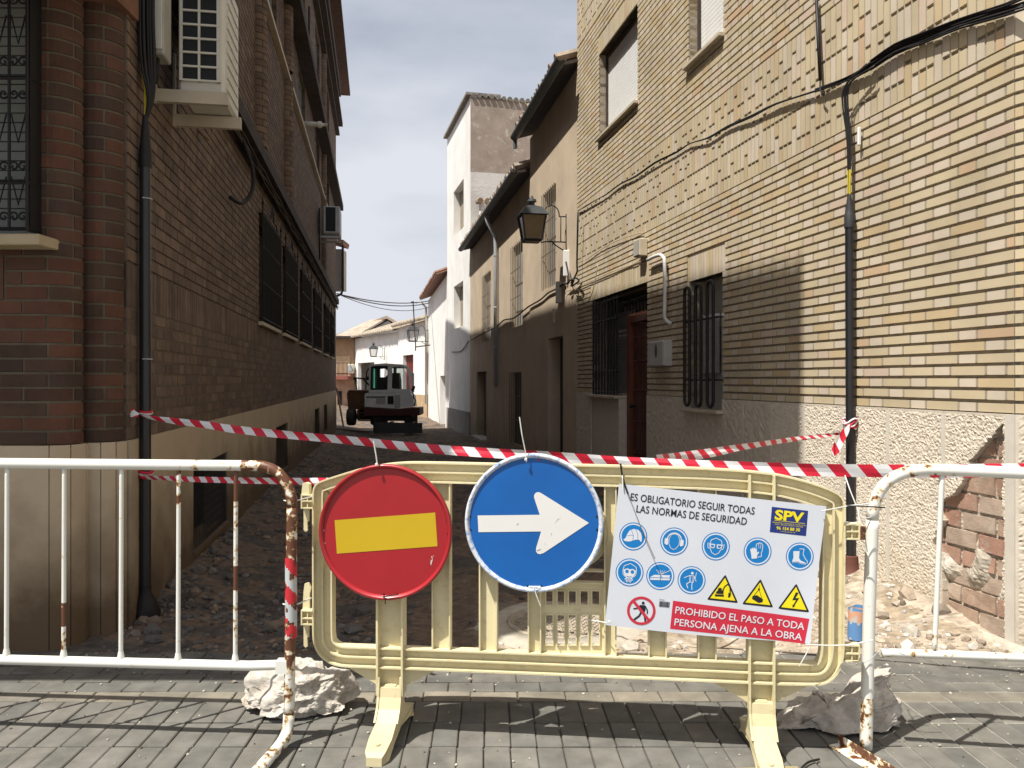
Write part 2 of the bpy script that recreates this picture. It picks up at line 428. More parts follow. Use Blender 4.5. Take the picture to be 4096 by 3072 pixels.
for c_ in (.115, .385, .655):
    a = GA[0]+c_; r_ = .065; pts = []
    for i in range(9): th = math.pi*i/8; pts.append(FR.p(a+r_*math.cos(th), .07, GA[3]-.14+r_*math.sin(th)))
    for i in range(9): th = math.pi+math.pi*i/8; pts.append(FR.p(a+r_*math.cos(th), .07, GA[2]+.09+r_*math.sin(th)))
    g.tube(pts, .016, 8, closed=True)
for z in (GA[2]+.28, GA[3]-.42): g.tube([FR.p(GA[0]-.01, .055, z), FR.p(GA[1]+.01, .055, z)], .009, 6); 
for z in (GA[2]+.28, GA[3]-.42):
    for a in (GA[0]-.01, GA[1]+.01): g.tube([FR.p(a, .055, z), FR.p(a, -.06, z)], .009, 6)
g.build('grille', M_DARK, gw)
s = MB(); s.cham(FR.p(GA[0]-.04, -.2, GA[2]-.035), FR.d*(GA[1]-GA[0]+.1), FR.n*.28, V((0,0,.03)), .004); s.build('sill', M_SILL, gw)
# door recess
d0, d1, w1 = DR[0], 6.384, DR[1]
dm = MB(); n_ = -.16; K = [(.15,.04,.022)]
FR.bx(dm, d0+.06, d1-.14, n_-.05, n_, .0, 2.10)
for i in range(6):   # vertical boards standing proud
    a = d0+.075+i*.137; FR.bx(dm, a, a+.125, n_, n_+.012, .02, 2.08)
dr = dm.build('door', M_ORD, YB, label='dark reddish wooden door with rows of studs')
st = MB()
for zz in (.25, .45, .85, 1.25, 1.62, 1.92, 2.03):
    for i in range(6): st.lathe([(.0,.022),(.010,.018),(.016,.006),(.018,0)], FR.p(d0+.135+i*.137, n_+.012, zz), FR.n, 8)
st.build('stud', M_ORD, dr)['kind'] = 'stuff'
hd = MB(); hd.tube([FR.p(d1-.25, n_+.01, 1.05), FR.p(d1-.25, n_+.07, 1.05)], .012, 8); hd.lathe([(0,.03),(.025,.02),(.03,0),(.02,-.02)], FR.p(d1-.25, n_+.07, 1.05), FR.n, 12); hd.build('handle', M_DARK, dr)
fm = MB(); FR.bx(fm, d0, d0+.055, n_-.04, n_+.05, -.1, 2.2); FR.bx(fm, d1-.13, d1-.0, n_-.04, n_+.05, -.1, 2.2); FR.bx(fm, d0+.055, d1-.13, n_-.04, n_+.06, 2.11, 2.19)
fm.build('frame', pmat('reddish_frame', (.15,.05,.03), rough=.45, var=.2), dr)
sp = MB()
FR.bx(sp, d0+.03, d1-.02, n_+.015, n_+.045, 2.19, 2.205)
for i in range(17): sp.lathe([(.011,0),(.009,.015),(0,.05)], FR.p(d0+.05+i*.058, n_+.03, 2.19), (0,0,1), 6)
sp.build('spike_strip', pmat('reddish_frame', (.24,.07,.035)), dr)
tp = MB(); FR.bx(tp, d0, DR[1], -.26, -.25, 2.2, 2.53); tp.build('transom_window', M_GLS, YB)
dw = MB(); slats(dw, FR, d1+.03, w1-.04, 1.2, 2.3, -.22); dwo = dw.build('window', pmat('grey_shutter', (.16,.16,.17), rough=.5), YB, label='window beside the studded door behind dark vertical bars')
g = MB()
for i in range(9): a = d1+.12+i*.135; g.tube([FR.p(a, -.02, 1.18), FR.p(a, -.02, 2.5)], .012, 6)
for z in (1.22, 1.5, 2.2, 2.46): g.tube([FR.p(d1+.06, -.02, z), FR.p(w1-.02, -.02, z)], .010, 6)
g.build('grille', M_DARK, dwo)
s = MB(); s.cham(FR.p(d1+.0, -.2, 1.135), FR.d*(w1-d1+.09), FR.n*.26, V((0,0,.035)), .004); s.build('sill', M_SILL, dwo)
lw = MB(); FR.bx(lw, d1+.003, w1, -.2, -.004, -.4, 1.134); FR.bx(lw, d0, d1, -.5, 0, -.4, -.05)
lw.build('door_step', M_PLR, YB)
# plinth: slabs with rough panels
def hole(a, z):
    # broken corner: the slab nearest the corner has come off
    if a < .045: return False
    poly = [(.055,1.165),(.16,1.06),(.30,.93),(.36,.80),(.43,.72),(.50,.70),(.55,.66),(.535,.60),(.50,.57),(.56,.50),(.585,.42),(.53,.36),(.50,.22),(.495,.07),(.48,-.1),(.045,-.1),(.05,.2),(.07,.35),(.05,.5),(.065,.8)]
    ins = False; n = len(poly); aa = a+.012*noise.noise(V((a*40,z*40,3))); zz = z+.012*noise.noise(V((a*40,z*40,9)))
    for i in range(n):
        x1, y1 = poly[i]; x2, y2 = poly[(i+1) % n]
        if (y1 > zz) != (y2 > zz) and aa < (x2-x1)*(zz-y1)/(y2-y1)+x1: ins = not ins
    return ins
joints = [0.0, .495, .988, 1.473, 1.965, 2.46, 2.95, 3.45, 3.95, 4.45, 4.95, 5.335]
joints2 = [7.616, 8.0, LR]
def rough_slab(mb, fr, a0, a1, z0, z1, res, hf=None, ztopf=None):
    na = max(2, round((a1-a0)/res)); nz_ = max(2, round((z1-z0)/res)); ok = {}
    def hgt(a, z):
        e = min(a-a0, a1-a, z-z0+.1, z1-z)
        if e < .018: return .010
        q = noise.noise(V((a*75, z*75, 1.3)))*.6+noise.noise(V((a*150, z*150, 7)))*.45+.25*noise.noise(V((a*14,z*14,4)))
        return .010+.0062*max(-1, min(.6, q*1.6))
    idx = {}; vs = []
    for i in range(na+1):
        for k in range(nz_+1):
            a = a0+(a1-a0)*i/na; z = z0+(z1-z0)*k/nz_; idx[i,k] = len(vs); vs.append(fr.p(a, hgt(a, z), z))
    fs = []
    cell = lambda i, k: 0 <= i < na and 0 <= k < nz_ and not (hf and hf(a0+(a1-a0)*(i+.5)/na, z0+(z1-z0)*(k+.5)/nz_))
    nb = {}
    def back(i, k):
        if (i,k) not in nb: a = a0+(a1-a0)*i/na; z = z0+(z1-z0)*k/nz_; nb[i,k] = len(vs); vs.append(fr.p(a, -.03, z))
        return nb[i,k]
    for i in range(na):
        for k in range(nz_):
            if not cell(i,k): continue
            fs.append((idx[i,k], idx[i+1,k], idx[i+1,k+1], idx[i,k+1]))
            for (di, dk, p, q) in ((-1,0,(i,k),(i,k+1)),(1,0,(i+1,k),(i+1,k+1)),(0,-1,(i,k),(i+1,k)),(0,1,(i,k+1),(i+1,k+1))):
                if not cell(i+di, k+dk): fs.append((idx[p], idx[q], back(*q), back(*p)))
    mb.add(vs, fs)
pm = MB()
for js in (joints, joints2):
    for a, b in zip(js[:-1], js[1:]):
        res = .0062 if b < 2.6 else .03
        top = ZP-.003
        if a < GA[1] and b > GA[0]:
            rough_slab(pm, FR, a+.003, b-.003, -.3, GA[2]-.036, res)
            if a < GA[0]-.02: rough_slab(pm, FR, a+.003, GA[0]-.003, GA[2]-.036, top, res)
            if b > GA[1]+.02: rough_slab(pm, FR, GA[1]+.003, b-.003, GA[2]-.036, top, res)
        else: rough_slab(pm, FR, a+.003, b-.003, -.02 if b < 2.6 else -.4, top, res, hole if a < 1 else None)
rough_slab(pm, FRc, .012, 2.6, .0, ZP-.003, .012)
pm.build('plinth', M_PLR, YB, smooth=False)
# smooth strips beside joints
ms = MB()
for a in (.0, .495, .988, 1.473, 1.965, 2.46, 2.95):
    if a == 0: FR.bx(ms, -.014, .045, -.02, .0135, -.1, ZP-.004)
    elif a == .495: FR.bx(ms, a-.014, a+.014, .0, .0125, .75, ZP-.02)
    else: FR.bx(ms, a-.014, a+.014, .0, .0125, -.0, ZP-.02)
ms.build('plinth_margin', M_PLRS, YB)
# exposed hollow brick under the lost slab
eb, em = MB(), MB()
def tcol(hd, a, z): return jit(random.choice([(.36,.225,.165),(.32,.185,.135),(.38,.27,.20),(.40,.31,.24)]), .1)
class Fx: pass
FH = Frame(FR.p(.03, -.028, 0), FR.d, FR.n)
bricks(eb, None, FH, .0, .62, .02, 1.18, .106, .018, .235, 0, tcol, depth=.02)
for i in range(len(eb.v)):   # uneven laying
    x, y, z = eb.v[i]; k = noise.noise(V((x*9,y*9,z*9)))*.012; eb.v[i] = (x+FR.n.x*k, y+FR.n.y*k, z+k*.8)
eb.build('exposed_brick', pmat('terracotta', (.4,.2,.12), rough=.95, var=.2, scale=14, col2=(.44,.38,.31), c2amt=.34, c2scale=11, attr=True, bump=.5, bscale=120), YB, label='reddish hollow bricks showing where the plinth slab broke off')
na, nz_ = 60, 110; vs, fs = [], []
for i in range(na+1):
    for k in range(nz_+1):
        a = .02+.62*i/na; z = -.1+1.28*k/nz_
        h = -.040+.008*noise.noise(V((a*22,z*22,5)))+.008*noise.noise(V((a*60,z*60,2)))+.10*max(0, noise.noise(V((a*6+3,z*5,8)))-.10)*(1 if z < .5 else .12)
        vs.append(FR.p(a, h, z))
for i in range(na):
    for k in range(nz_): o = i*(nz_+1)+k; fs.append((o, o+nz_+1, o+nz_+2, o+1))
em.add(vs, fs); em.build('mortar_patch', pmat('crumbling_mortar', (.42,.37,.30), rough=.95, var=.2, scale=20, bump=.5, bscale=150, col2=(.6,.57,.5), c2amt=.35, c2scale=8), YB, smooth=False)
# footing sticking out below the slabs
fo = MB(); vs, fs = [], []
na = 220; prof = [(.0,.03),(.035,.02),(.06,-.02),(.075,-.07),(.09,-.2)]
for i in range(na+1):
    a = -.1+5.3*i/na
    for q, (n, z) in enumerate(prof):
        k = noise.noise(V((a*7,q*1.3,3)))*.016+noise.noise(V((a*25,q*2,1)))*.008
        vs.append(FR.p(a, n+k+.01*max(0,1-a), z+k*.9))
for i in range(na):
    for q in range(4): o = i*5+q; fs.append((o,o+5,o+6,o+1))
fo.add(vs, fs); fo.build('footing', pmat('footing_mortar', (.46,.41,.33), rough=.95, var=.2, scale=14, bump=.6, bscale=80), YB)

# ================= dark brick building (left) =================
FL = Frame((-2.123,4.42), (-.1675,1), (1,.1675)); LL = 22.2
LB = thing('brick_building', (-2.6,4.6,0), 'shaded dark red brick building with a cream plinth along the left of the street', 'building')
def lcol(hd, a, z):
    c = random.choice([(.158,.110,.077),(.142,.098,.071),(.172,.120,.085),(.125,.089,.068),(.154,.103,.070)])
    return jit(c, .12)
def fcol(hd, a, z):
    c = random.choice([(.085,.043,.028),(.070,.040,.028),(.095,.045,.029),(.062,.038,.028),(.07,.042,.028),(.105,.046,.028)])
    return jit(c, .15)
Ys = [(9.3,1.72),(11.6,1.72),(14.15,1.9),(17.0,1.95),(20.3,1.7),(23.0,1.6)]
gwin = []
for y0, w in Ys: a = (y0-4.42)*1.0139; gwin.append((a, a+w, 2.05, 3.36))
vents = [(1.52, 2.90, .10, .73), (6.4, 7.85, .08, .74), (13.05, 14.5, .06, .74), (16.1, 17.4, .06, .74)]
uw = [(a, a+1.3, 5.95, 6.92) for a in (5.3, 9.6, 13.4, 17.2)]+[(a, a+1.3, 7.9, 9.3) for a in (2.0, 5.3, 9.6, 13.4, 17.2)]
mb, mm = MB(), MB()
opsL = gwin+uw; sb = (-1, 40, 1.775, 2.025)
bricks(mb, mm, FL, .0, LL, 1.05, 1.775, .0745, .0135, .235, .112, lcol, opsL+[sb], depth=.01, mdepth=.003, hj=True)
soldiers(mb, FL, .0, LL, 1.79, 2.03, .0745, .0125, lcol, depth=.01); FL.bx(mm, 0, LL, -.02, -.008, 1.785, 2.035)
bricks(mb, None, FL, .0, LL, 2.045, 11.35, .0745, .0135, .235, .112, lcol, opsL, depth=.01, mdepth=.003, hj=True); wall_top = 11.1
wall_cells(mm, FL, 0, LL, -1.2, 11.37, opsL+vents, -.3, -.009)
# curved front corner
def C1(a, n, z):
    if a <= 2.2: return V((-4.6+a, 4.08-n, z))
    th = -math.pi/2+(a-2.2)/.14; r = .14+n; return V((-2.40+r*math.cos(th), 4.22+r*math.sin(th), z))
def C2(a, n, z):
    if a < .04: return V((-2.30+a, 4.27-n, z))
    th = -math.pi/2+min(a-.04, .204)/.13; r = .13+n; q = V((-2.26+r*math.cos(th), 4.40+r*math.sin(th), z)); 
    return q
FW = (.9, 2.16, 2.11, 3.6)
cb, cm = MB(), MB()
bricks(cb, cm, None, 0, 2.419, 1.05, 3.45, .0745, .0135, .235, 0, fcol, [FW, (0, 2.02, 1.775, 2.03)], depth=.02, mdepth=.006, curve=C1, jamb=.1)
soldiers(cb, None, 0.9, 2.015, 1.79, 2.03, .0745, .0125, fcol, curve=C1)
bricks(cb, cm, None, 0.0, .244, 1.05, 3.9, .0745, .0135, .235, 0, fcol, [], depth=.02, mdepth=.006, curve=C2)
cm.box(-4.6, -2.44, 4.0875, 4.0885, 1.04, 2.1); cm.box(-2.43, -2.41, 4.0875, 4.0885, 1.04, 3.5)
for z0_, z1_ in ((1.04, 3.95),):
    cm.box(-2.9, -2.27, 4.29, 4.41, z0_, z1_)
cb.build('front_brickwork', M_BL, LB, label='rounded red brick corner with pale mortar'); cm.build('front_wall', pmat('pale_mortar', (.125,.105,.072), rough=.95, var=.25, scale=9), LB)
mb.build('brickwork', M_BL, LB); mm.build('wall', M_ML, LB)
# body, upper floors jutting towards the pavement, roof
mb = MB(); mb.box(-9, -2.5, 4.6, 4.9, -.5, 11); q = [FL.p(.2,-.31,0), FL.p(LL,-.31,0), FL.p(LL,-7,0), FL.p(.2,-7,0)]
mb.add([V((p.x,p.y,-1.2)) for p in q]+[V((p.x,p.y,10.9)) for p in q], [(0,1,2,3),(4,5,6,7),(1,2,6,5),(2,3,7,6),(3,0,4,7)])
mb.build('core_wall', pmat('dark_interior', (.03,.027,.025), var=0), LB)
mb = MB(); mb.box(-8.5, -2.1, 2.50, 4.5, 3.40, 10.99); mb.build('upper_floor', M_BL if False else pmat('upper_front_brick', (.17,.085,.05), rough=.9, var=.3, scale=8), LB, label='upper floors jutting over the pavement')
mb = MB(); FL.bx(mb, -1.598, 1.2, -1.0, .392, 9.1, 11.379); mb.build('corner_shadow_block', pmat('upper_front_brick', (.17,.085,.05)), LB)  # unseen block added under the eave so its shadow edge falls upright
mb = MB()
FL.bx(mb, -1.60, LL+.0, -.3, .40, 11.38, 11.48, (1,1,1)); mb.box(-8.6, -2.1, 2.52, 4.4, 10.995, 11.37); FL.bx(mb, LL, LL+1.8, -.9, .40, 11.38, 11.48)
for i in range(128): 
    a = -1.55+i*.198
    mb.tube([FL.p(a, .37, 11.49), FL.p(a, -1.2, 12.05)], .06, 6)
mb.build('roof', pmat('brown_tile', (.10,.062,.05), rough=.9, var=.25, scale=5), LB)
mb = MB()
def band(z0, z1, n, a0=0., a1=LL, col=(1,1,1)): FL.bx(mb, a0, a1, -.0, n, z0, z1, col)
band(3.86, 4.02, .10); band(6.95, 7.12, .24, 1.5); band(9.42, 9.5, .12, 1.); band(9.72, 9.84, .22, 1.); band(10.7, 10.98, .16, .0)
mb.build('cornice', M_BRN, LB)
mb = MB(); FL.bx(mb, 1.5, LL, 0, .07, 5.88, 5.94); mb.build('string_course', M_SILL, LB)
# rounded brick pilasters on the upper floors
mb = MB(); mb.cur = (.08,.058,.043)
for a0 in (4.75, 7.6, 15.5):
    def CP(a, n, z, a0=a0):
        th = math.pi-a/.13; r = .13+n; return FL.p(a0+r*math.cos(th), r*math.sin(th)*.9, z)
    bricks(mb, mb, None, 0, .408, 4.03, 9.4, .0745, .012, .2, 0, lcol, [(0, 1, 5.85, 5.95), (0, 1, 6.94, 7.13)], depth=.02, mdepth=.006, curve=CP)
mb.build('rounded_pilasters', M_BL, LB)['kind'] = 'stuff'
# plinth of the left building
mb = MB()
def strip(P, a0, a1, z0, z1, off, cuts):
    cuts = [a0]+cuts+[a1]
    for c0, c1 in zip(cuts[:-1], cuts[1:]):
        c0 += .002; c1 -= .002; ns = max(1, int((c1-c0)/.03)); vs = []
        for i in range(ns+1):
            t = c0+(c1-c0)*i/ns; vs += [P(t, off, z0), P(t, off, z1), P(t, -.012, z1)]
        mb.add(vs, [(i*3, i*3+3, i*3+4, i*3+1) for i in range(ns)]+[(i*3+1, i*3+4, i*3+5, i*3+2) for i in range(ns)])
strip(C1, 0, 2.419, -.2, 1.045, .014, [1.3, 2.24, 2.33]); strip(C2, 0, .2435, -.3, 1.045, .014, [.10, .17])
strip(C1, 0, 2.419, -.2, 1.03, .004, []); strip(C2, 0, .2435, -.3, 1.03, .004, [])
mb.box(-2.3, -2.252, 4.23, 4.29, -.3, 1.04)
opn = vents; wall_cells(mb, FL, .0, LL, -1.2, 1.045, vents, -.03, .016)
mb.build('plinth', M_PLL, LB, autos=35)
for (a, b, c, d) in vents:
    m_ = MB(); FL.bx(m_, a, b, -.2, -.19, c, d); v_ = m_.build('basement_vent', pmat('vent_black', (.010,.010,.010), var=0, rough=.7), LB)
    g = MB(); k = a+.03
    while k < b: g.tube([FL.p(k, .0, c), FL.p(k, .0, d)], .0022, 4); g.tube([FL.p(k, .0, d), FL.p(min(k+.5,b), .0, c)], .0018, 4); k += .05 if a < 5 else .2
    g.build('mesh_screen', pmat('dull_wire', (.045,.045,.045), var=.1), v_)
    s = MB(); s.obox(FL.p(a, -.2, c-.03), FL.d*(b-a), FL.n*.23, V((0,0,.03))); s.build('sill', M_PLL, v_)
for i, w in enumerate(gwin):
    m_ = MB(); FL.bx(m_, w[0], w[1], -.14, -.13, w[2], w[3]); o = m_.build('window', M_GLS, LB)
    g = MB(); n = .045; k = 0; nb_ = 15
    for k in range(nb_+1): a = w[0]-.02+(w[1]-w[0]+.04)*k/nb_; g.tube([FL.p(a, n, w[2]+.02), FL.p(a, n, w[3]-.02+.10*(k in (0, nb_)))], .0085, 4)
    for z in (w[2]+.05, w[2]+.47, w[2]+.9, w[3]-.05): g.tube([FL.p(w[0]-.02, n, z), FL.p(w[1]+.02, n, z)], .011, 4)
    for a in (w[0]-.02, w[1]+.02):
        for z in (w[2]+.05, w[3]-.05): g.tube([FL.p(a, n, z), FL.p(a, -.02, z)], .012, 4)
        g.lathe([(.016,0),(.02,.02),(.008,.05),(0,.12)], FL.p(a, n, w[3]+.06), (0,0,1), 6)
    if i < 4:
        c_ = (w[0]+w[1])/2   # pointed scroll crest
        for sg in (-1, 1): g.tube([FL.p(c_+sg*.55, n, w[3]-.05), FL.p(c_+sg*.35, n, w[3]+.06), FL.p(c_+sg*.12, n, w[3]+.05), FL.p(c_, n, w[3]+.22)], .010, 5)
    g.build('grille', M_DARK, o)
    s = MB(); s.cham(FL.p(w[0]-.03, -.1, w[2]-.035), FL.d*(w[1]-w[0]+.06), FL.n*.15, V((0,0,.045)), .004); s.build('sill', M_SILL, o)
for i, w in enumerate(uw):
    m_ = MB(); FL.bx(m_, w[0], w[1], -.12, -.11, w[2], w[3]); o = m_.build('window', M_GLS if i != 1 else glass('painted_reflection_pane', (.35,.45,.55)), LB)  # one pane has a pale blue reflection put into its base colour
    g = MB()
    for a, b, c, d in ((w[0],w[0]+.05,w[2],w[3]),(w[1]-.05,w[1],w[2],w[3]),((w[0]+w[1])/2-.03,(w[0]+w[1])/2+.03,w[2],w[3]),(w[0],w[1],w[2],w[2]+.05),(w[0],w[1],w[3]-.05,w[3])): FL.bx(g, a, b, -.109, -.07+.002*(d-c > .1), c, d)
    g.build('frame', pmat('grey_aluminium', (.28,.30,.32), rough=.4), o)
# ornate corner window
m_ = MB(); m_.box(-3.7, -2.44, 4.20, 4.22, 2.11, 3.5); fw = m_.build('window', pmat('grey_blind', (.13,.16,.15), rough=.4, var=.1), LB, label='corner window behind an ornate scrolled black grille')
sl = MB()
for i in range(26): sl.box(-3.69, -2.45, 4.185, 4.199, 2.13+i*.05, 2.13+i*.05+.043)
sl.build('blind', pmat('pale_blind', (.22,.24,.22), rough=.6), fw)
g = MB(); yg = 3.97
def bar(p, q, r=.009): g.tube([V(p), V(q)], r, 6)
for x in (-2.407, -2.495, -2.60, -2.705, -2.81): bar((x, yg, 2.12), (x, yg, 3.5), .0085)
for z in (2.13, 2.36, 2.88, 3.35): bar((-3.5, yg, z), (-2.407, yg, z), .010); bar((-2.407, yg, z), (-2.407, 4.12, z), .010)
g.box(-2.412, -2.400, 3.985, 4.08, 2.12, 3.5)
def scroll(cx, cz, r0, s1=1, s2=1):
    pts = []
    for i in range(22):
        th = i/21*math.pi*2.3; r = r0*(1-.78*i/21); pts.append((cx+s1*(r*math.cos(th)), yg, cz+s2*(r*math.sin(th))))
    g.tube(pts, .0055, 5)
for x in (-2.45, -2.545, -2.65, -2.755):
    for zc in (2.19, 2.44, 2.80, 2.96, 3.27):
        for sx in (-1, 1): scroll(x+sx*.022, zc, .026, sx, 1 if zc in (2.19,2.44,2.96) else -1)
    for za in (2.25, 2.56, 3.05): g.tube([(x-.035, yg, za+.14), (x, yg, za), (x+.035, yg, za+.14)], .005, 5)
g.build('grille', M_DARK, fw)
s = MB(); s.cham(V((-3.8, 3.93, 2.045)), V((1.475,0,0)), V((0,.27,0)), V((0,0,.055)), .005); s.build('sill', pmat('cream_sill', (.42,.34,.22), rough=.7, var=.1), fw)
# ================= tan houses =================
FT = Frame((1.005,12.37), (-.1775,1), (-1,-.1775))     # s = (Y-12.37)*1.0156
sT = lambda Y: (Y-12.37)*1.0156
def tiles(mb, fr, a0, a1, n_eave, z_eave, n_top, z_top, pit=.21, r=.075, col=(1,1,1)):
    k = 0; a = a0+.08
    while a < a1:
        p0, p1 = fr.p(a, n_eave+random.uniform(-.03,.03), z_eave), fr.p(a, n_top, z_top)
        mb.tube([p0+(p1-p0)*t for t in (0, .25, .5, .75, 1)], [r*random.uniform(.9,1.1)]*5, 6, jit(col, .2)); a += pit; k += 1
def roof_slab(mb, fr, a0, a1, n0, z0, n1, z1, th=.06):
    P = [fr.p(a0,n0,z0), fr.p(a1,n0,z0), fr.p(a1,n1,z1), fr.p(a0,n1,z1)]; up = V((0,0,th))
    mb.add(P+[p+up for p in P], [(3,2,1,0),(4,5,6,7),(0,1,5,4),(1,2,6,5),(2,3,7,6),(3,0,4,7)])
def barwin(parent, fr, a0, a1, z0, z1, n=.03, lab=None, nv=6, mat=None, rec=-.10, cross=(.35,.68)):
    m_ = MB(); fr.bx(m_, a0, a1, rec-.01, rec, z0, z1)
    z = z0
    o = m_.build('window', mat or pmat('grey_slatted_shutter', (.30,.28,.25), rough=.6, var=.15), parent, label=lab)
    g = MB()
    for k in range(nv+1): a = a0+(a1-a0)*k/nv; g.tube([fr.p(a, n, z0), fr.p(a, n, z1)], .009, 5)
    for t in cross: z = z0+(z1-z0)*t; g.tube([fr.p(a0-.05, n, z), fr.p(a1+.05, n, z)], .009, 5)
    g.build('grille', pmat('tan_iron_bars', (.18,.15,.11), rough=.6), o); return o
def house(name, loc, lab, fr, a0, a1, zb, zt, opens, depth, mat, off=0.0):
    t = thing(name, loc, lab, 'house'); w = MB()
    wall_cells(w, fr, a0, a1, zb, zt, opens, -.25, off)
    w.build('wall', mat, t)
    c = MB(); q = [fr.p(a0+.01,-.26,0), fr.p(a1-.01,-.26,0), fr.p(a1-.01,-depth,0), fr.p(a0+.01,-depth,0)]
    c.add([V((p.x,p.y,zb)) for p in q]+[V((p.x,p.y,zt-.01)) for p in q], [(0,1,2,3),(4,5,6,7),(1,2,6,5),(2,3,7,6),(3,0,4,7)])
    c.build('side_wall', mat, t)
    return t
sA = sT(16.0); sB = sT(25.6)
# taller part: window W, doorway
TT_o = [(sT(14.2)-.0, sT(15.15), 3.05, 5.05), (sT(13.02), sT(14.32), -.5, 2.35)]
w_u = (1.43, 2.42, 3.02, 4.78)
hA = house('rendered_house', (1.0,12.4,0), 'taller tan rendered house between the yellow brick building and the lower tan house', FT, 0, sA, -.8, 6.2, [w_u, (.92, 2.06, -.8, 2.12)], 6, M_TAN)
barwin(hA, FT, *w_u, lab='tall barred window behind the wall lantern', nv=7)
m_ = MB(); FT.bx(m_, .92, 2.06, -.24, -.23, -.8, 2.12); dd = m_.build('door', pmat('very_dark_door', (.035,.03,.028), rough=.7), hA)
m_ = MB(); roof_slab(m_, FT, -.05, sA+.06, .24, 6.21, -3.2, 7.25, .05); rf = m_.build('roof', M_BRN, hA)
m_ = MB(); tiles(m_, FT, .0, sA+.05, .30, 6.36, -3.1, 7.45); m_.build('roof_tiles', M_TILE, rf)
g = MB(); n = 12
for k in range(n):
    th0, th1 = math.pi+math.pi*k/n, math.pi+math.pi*(k+1)/n
    P = lambda a, th, r=.085: FT.p(a, .30+r*math.cos(th), 6.26+r*math.sin(th)-.0)
    g.quad(P(-.25,th0), P(sA+.1,th0), P(sA+.1,th1), P(-.25,th1)); g.quad(P(-.25,th0,.08), P(sA+.1,th0,.08), P(sA+.1,th1,.08), P(-.25,th1,.08))
g.tube([FT.p(sA+.02,.30,6.2), FT.p(sA+.02,.30,6.0)], .04, 8)
g.build('gutter', M_GRN, rf)
# lower part
lw1 = (sT(16.85), sT(18.0), 2.55, 4.35); lw2 = (sT(21.3), sT(22.6), 2.45, 4.3); lw3 = (sT(17.0), sT(18.2), -.05, 1.55); ldo = (sT(22.1), sT(24.1), -.6, 1.62)
hB = house('rendered_house', (.36,16,0), 'lower tan rendered house with its eave below the white tower house', FT, sA, sB, -1.0, 5.50, [lw1, lw2, lw3, ldo], 5, M_TAN, off=-.015)
barwin(hB, FT, *lw1, lab='tall barred upper window right of the downpipe', nv=6); barwin(hB, FT, *lw2, lab='barred upper window left of the downpipe', nv=6)
barwin(hB, FT, *lw3, nv=5, lab='dark barred window at street level', mat=pmat('dark_shutter', (.05,.045,.04)))
m_ = MB(); FT.bx(m_, ldo[0], ldo[1]-.25, -.24, -.22, -.4, 1.6); dd = m_.build('door', pmat('dark_brown_door', (.06,.045,.04), rough=.6), hB)
m_ = MB(); FT.bx(m_, ldo[0], ldo[1], -.2, .15, -.42, -.27); m_.build('door_step', M_CON, dd)
m_ = MB(); roof_slab(m_, FT, sA+.02, sB+.0, .24, 5.51, -2.6, 6.3, .05); rf = m_.build('roof', M_BRN, hB)
m_ = MB(); tiles(m_, FT, sA+.05, sB, .30, 5.66, -2.5, 6.5); m_.build('roof_tiles', M_TILE, rf)
g = MB()
for k in range(n):
    th0, th1 = math.pi+math.pi*k/n, math.pi+math.pi*(k+1)/n
    P = lambda a, th, r=.085: FT.p(a, .30+r*math.cos(th), 5.56+r*math.sin(th))
    for rr in (.085, .08): g.quad(P(sA-.05,th0,rr), P(sB-.02,th0,rr), P(sB-.02,th1,rr), P(sA-.05,th1,rr))
g.build('gutter', M_GRN, rf)
dp = MB(); a_ = sT(20.0); dp.tube([FT.p(a_,.3,5.5), FT.p(a_,.26,5.3), FT.p(a_,.08,5.0), FT.p(a_,.06,4.7), FT.p(a_,.06,1.2)], .05, 8)
for z in (4.5, 3.2, 2.2): dp.lathe([(.062,-.02),(.062,.02)], FT.p(a_,.06,z), (0,0,1), 8)
tag(dp.build('downpipe', M_PVC, None, smooth=True), 'grey plastic downpipe on the front of the lower tan house', 'downpipe')
# ================= white tower house =================
FW_ = Frame((-1.34,25.6), (-.24,1), (-1,-.24)); sW = lambda Y: (Y-25.6)*1.0284; LW = sW(30.2)
wo = [(sW(26.75), sW(28.75), 6.5, 8.12), (sW(26.85), sW(28.7), 3.2, 4.72)]
tw = thing('tower_house', (-1.4,25.7,0), 'tall narrow white house rising above the lower tan house', 'house')
m_ = MB(); wall_cells(m_, FW_, 0.0, LW, .35, 10.5, wo, -.25, 0); m_.build('wall', M_WW, tw)
m_ = MB(); FW_.bx(m_, 0, LW, -.25, .03, -1.2, .345); m_.build('dado', M_WWD, tw)
for w, l in zip(wo, ('upper window cut deep in the white wall', 'lower window cut deep in the white wall')):
    m_ = MB(); FW_.bx(m_, w[0], w[1], -.26, -.24, w[2], w[3]); m_.build('window', pmat('tan_blind', (.30,.25,.19), rough=.7), tw, label=l)
FG = Frame((-1.345,25.59), (1,.24), (.24,-1)); g = MB(); vs, fs = [], []
g = MB(); FG.bx(g, .02, 5.0, -.10, 0.01, 8.05, 10.42); gg = g.build('gable_wall', M_GRY, tw, label='bare grey patched gable facing the camera')
g = MB(); FG.bx(g, .02, 5.0, -.10, .012, 4.8, 8.045); g.build('lower_gable_wall', pmat('patchy_whitewash', (.62,.60,.57), rough=.95, var=.12, scale=1.6, bump=.6, bscale=14, bdist=.02, col2=(.42,.38,.34), c2amt=.3, c2scale=2), tw)
g = MB(); FG.bx(g, .26, 5, -.10, 0, -1.2, 4.8); FG.bx(g, .26, 5, -4.4, -.10, -1.2, 10.40); g.build('side_wall', M_WW, tw)
g = MB(); k = 0; a = .1
FG.bx(g, .0, 5.0, -4.4, -.02, 10.43, 10.47)
while a < 5: g.tube([FG.p(a, .08, 10.46+.02*math.sin(a*3)), FG.p(a, -1.5, 10.7)], .075*random.uniform(.9,1.1), 7); a += .2
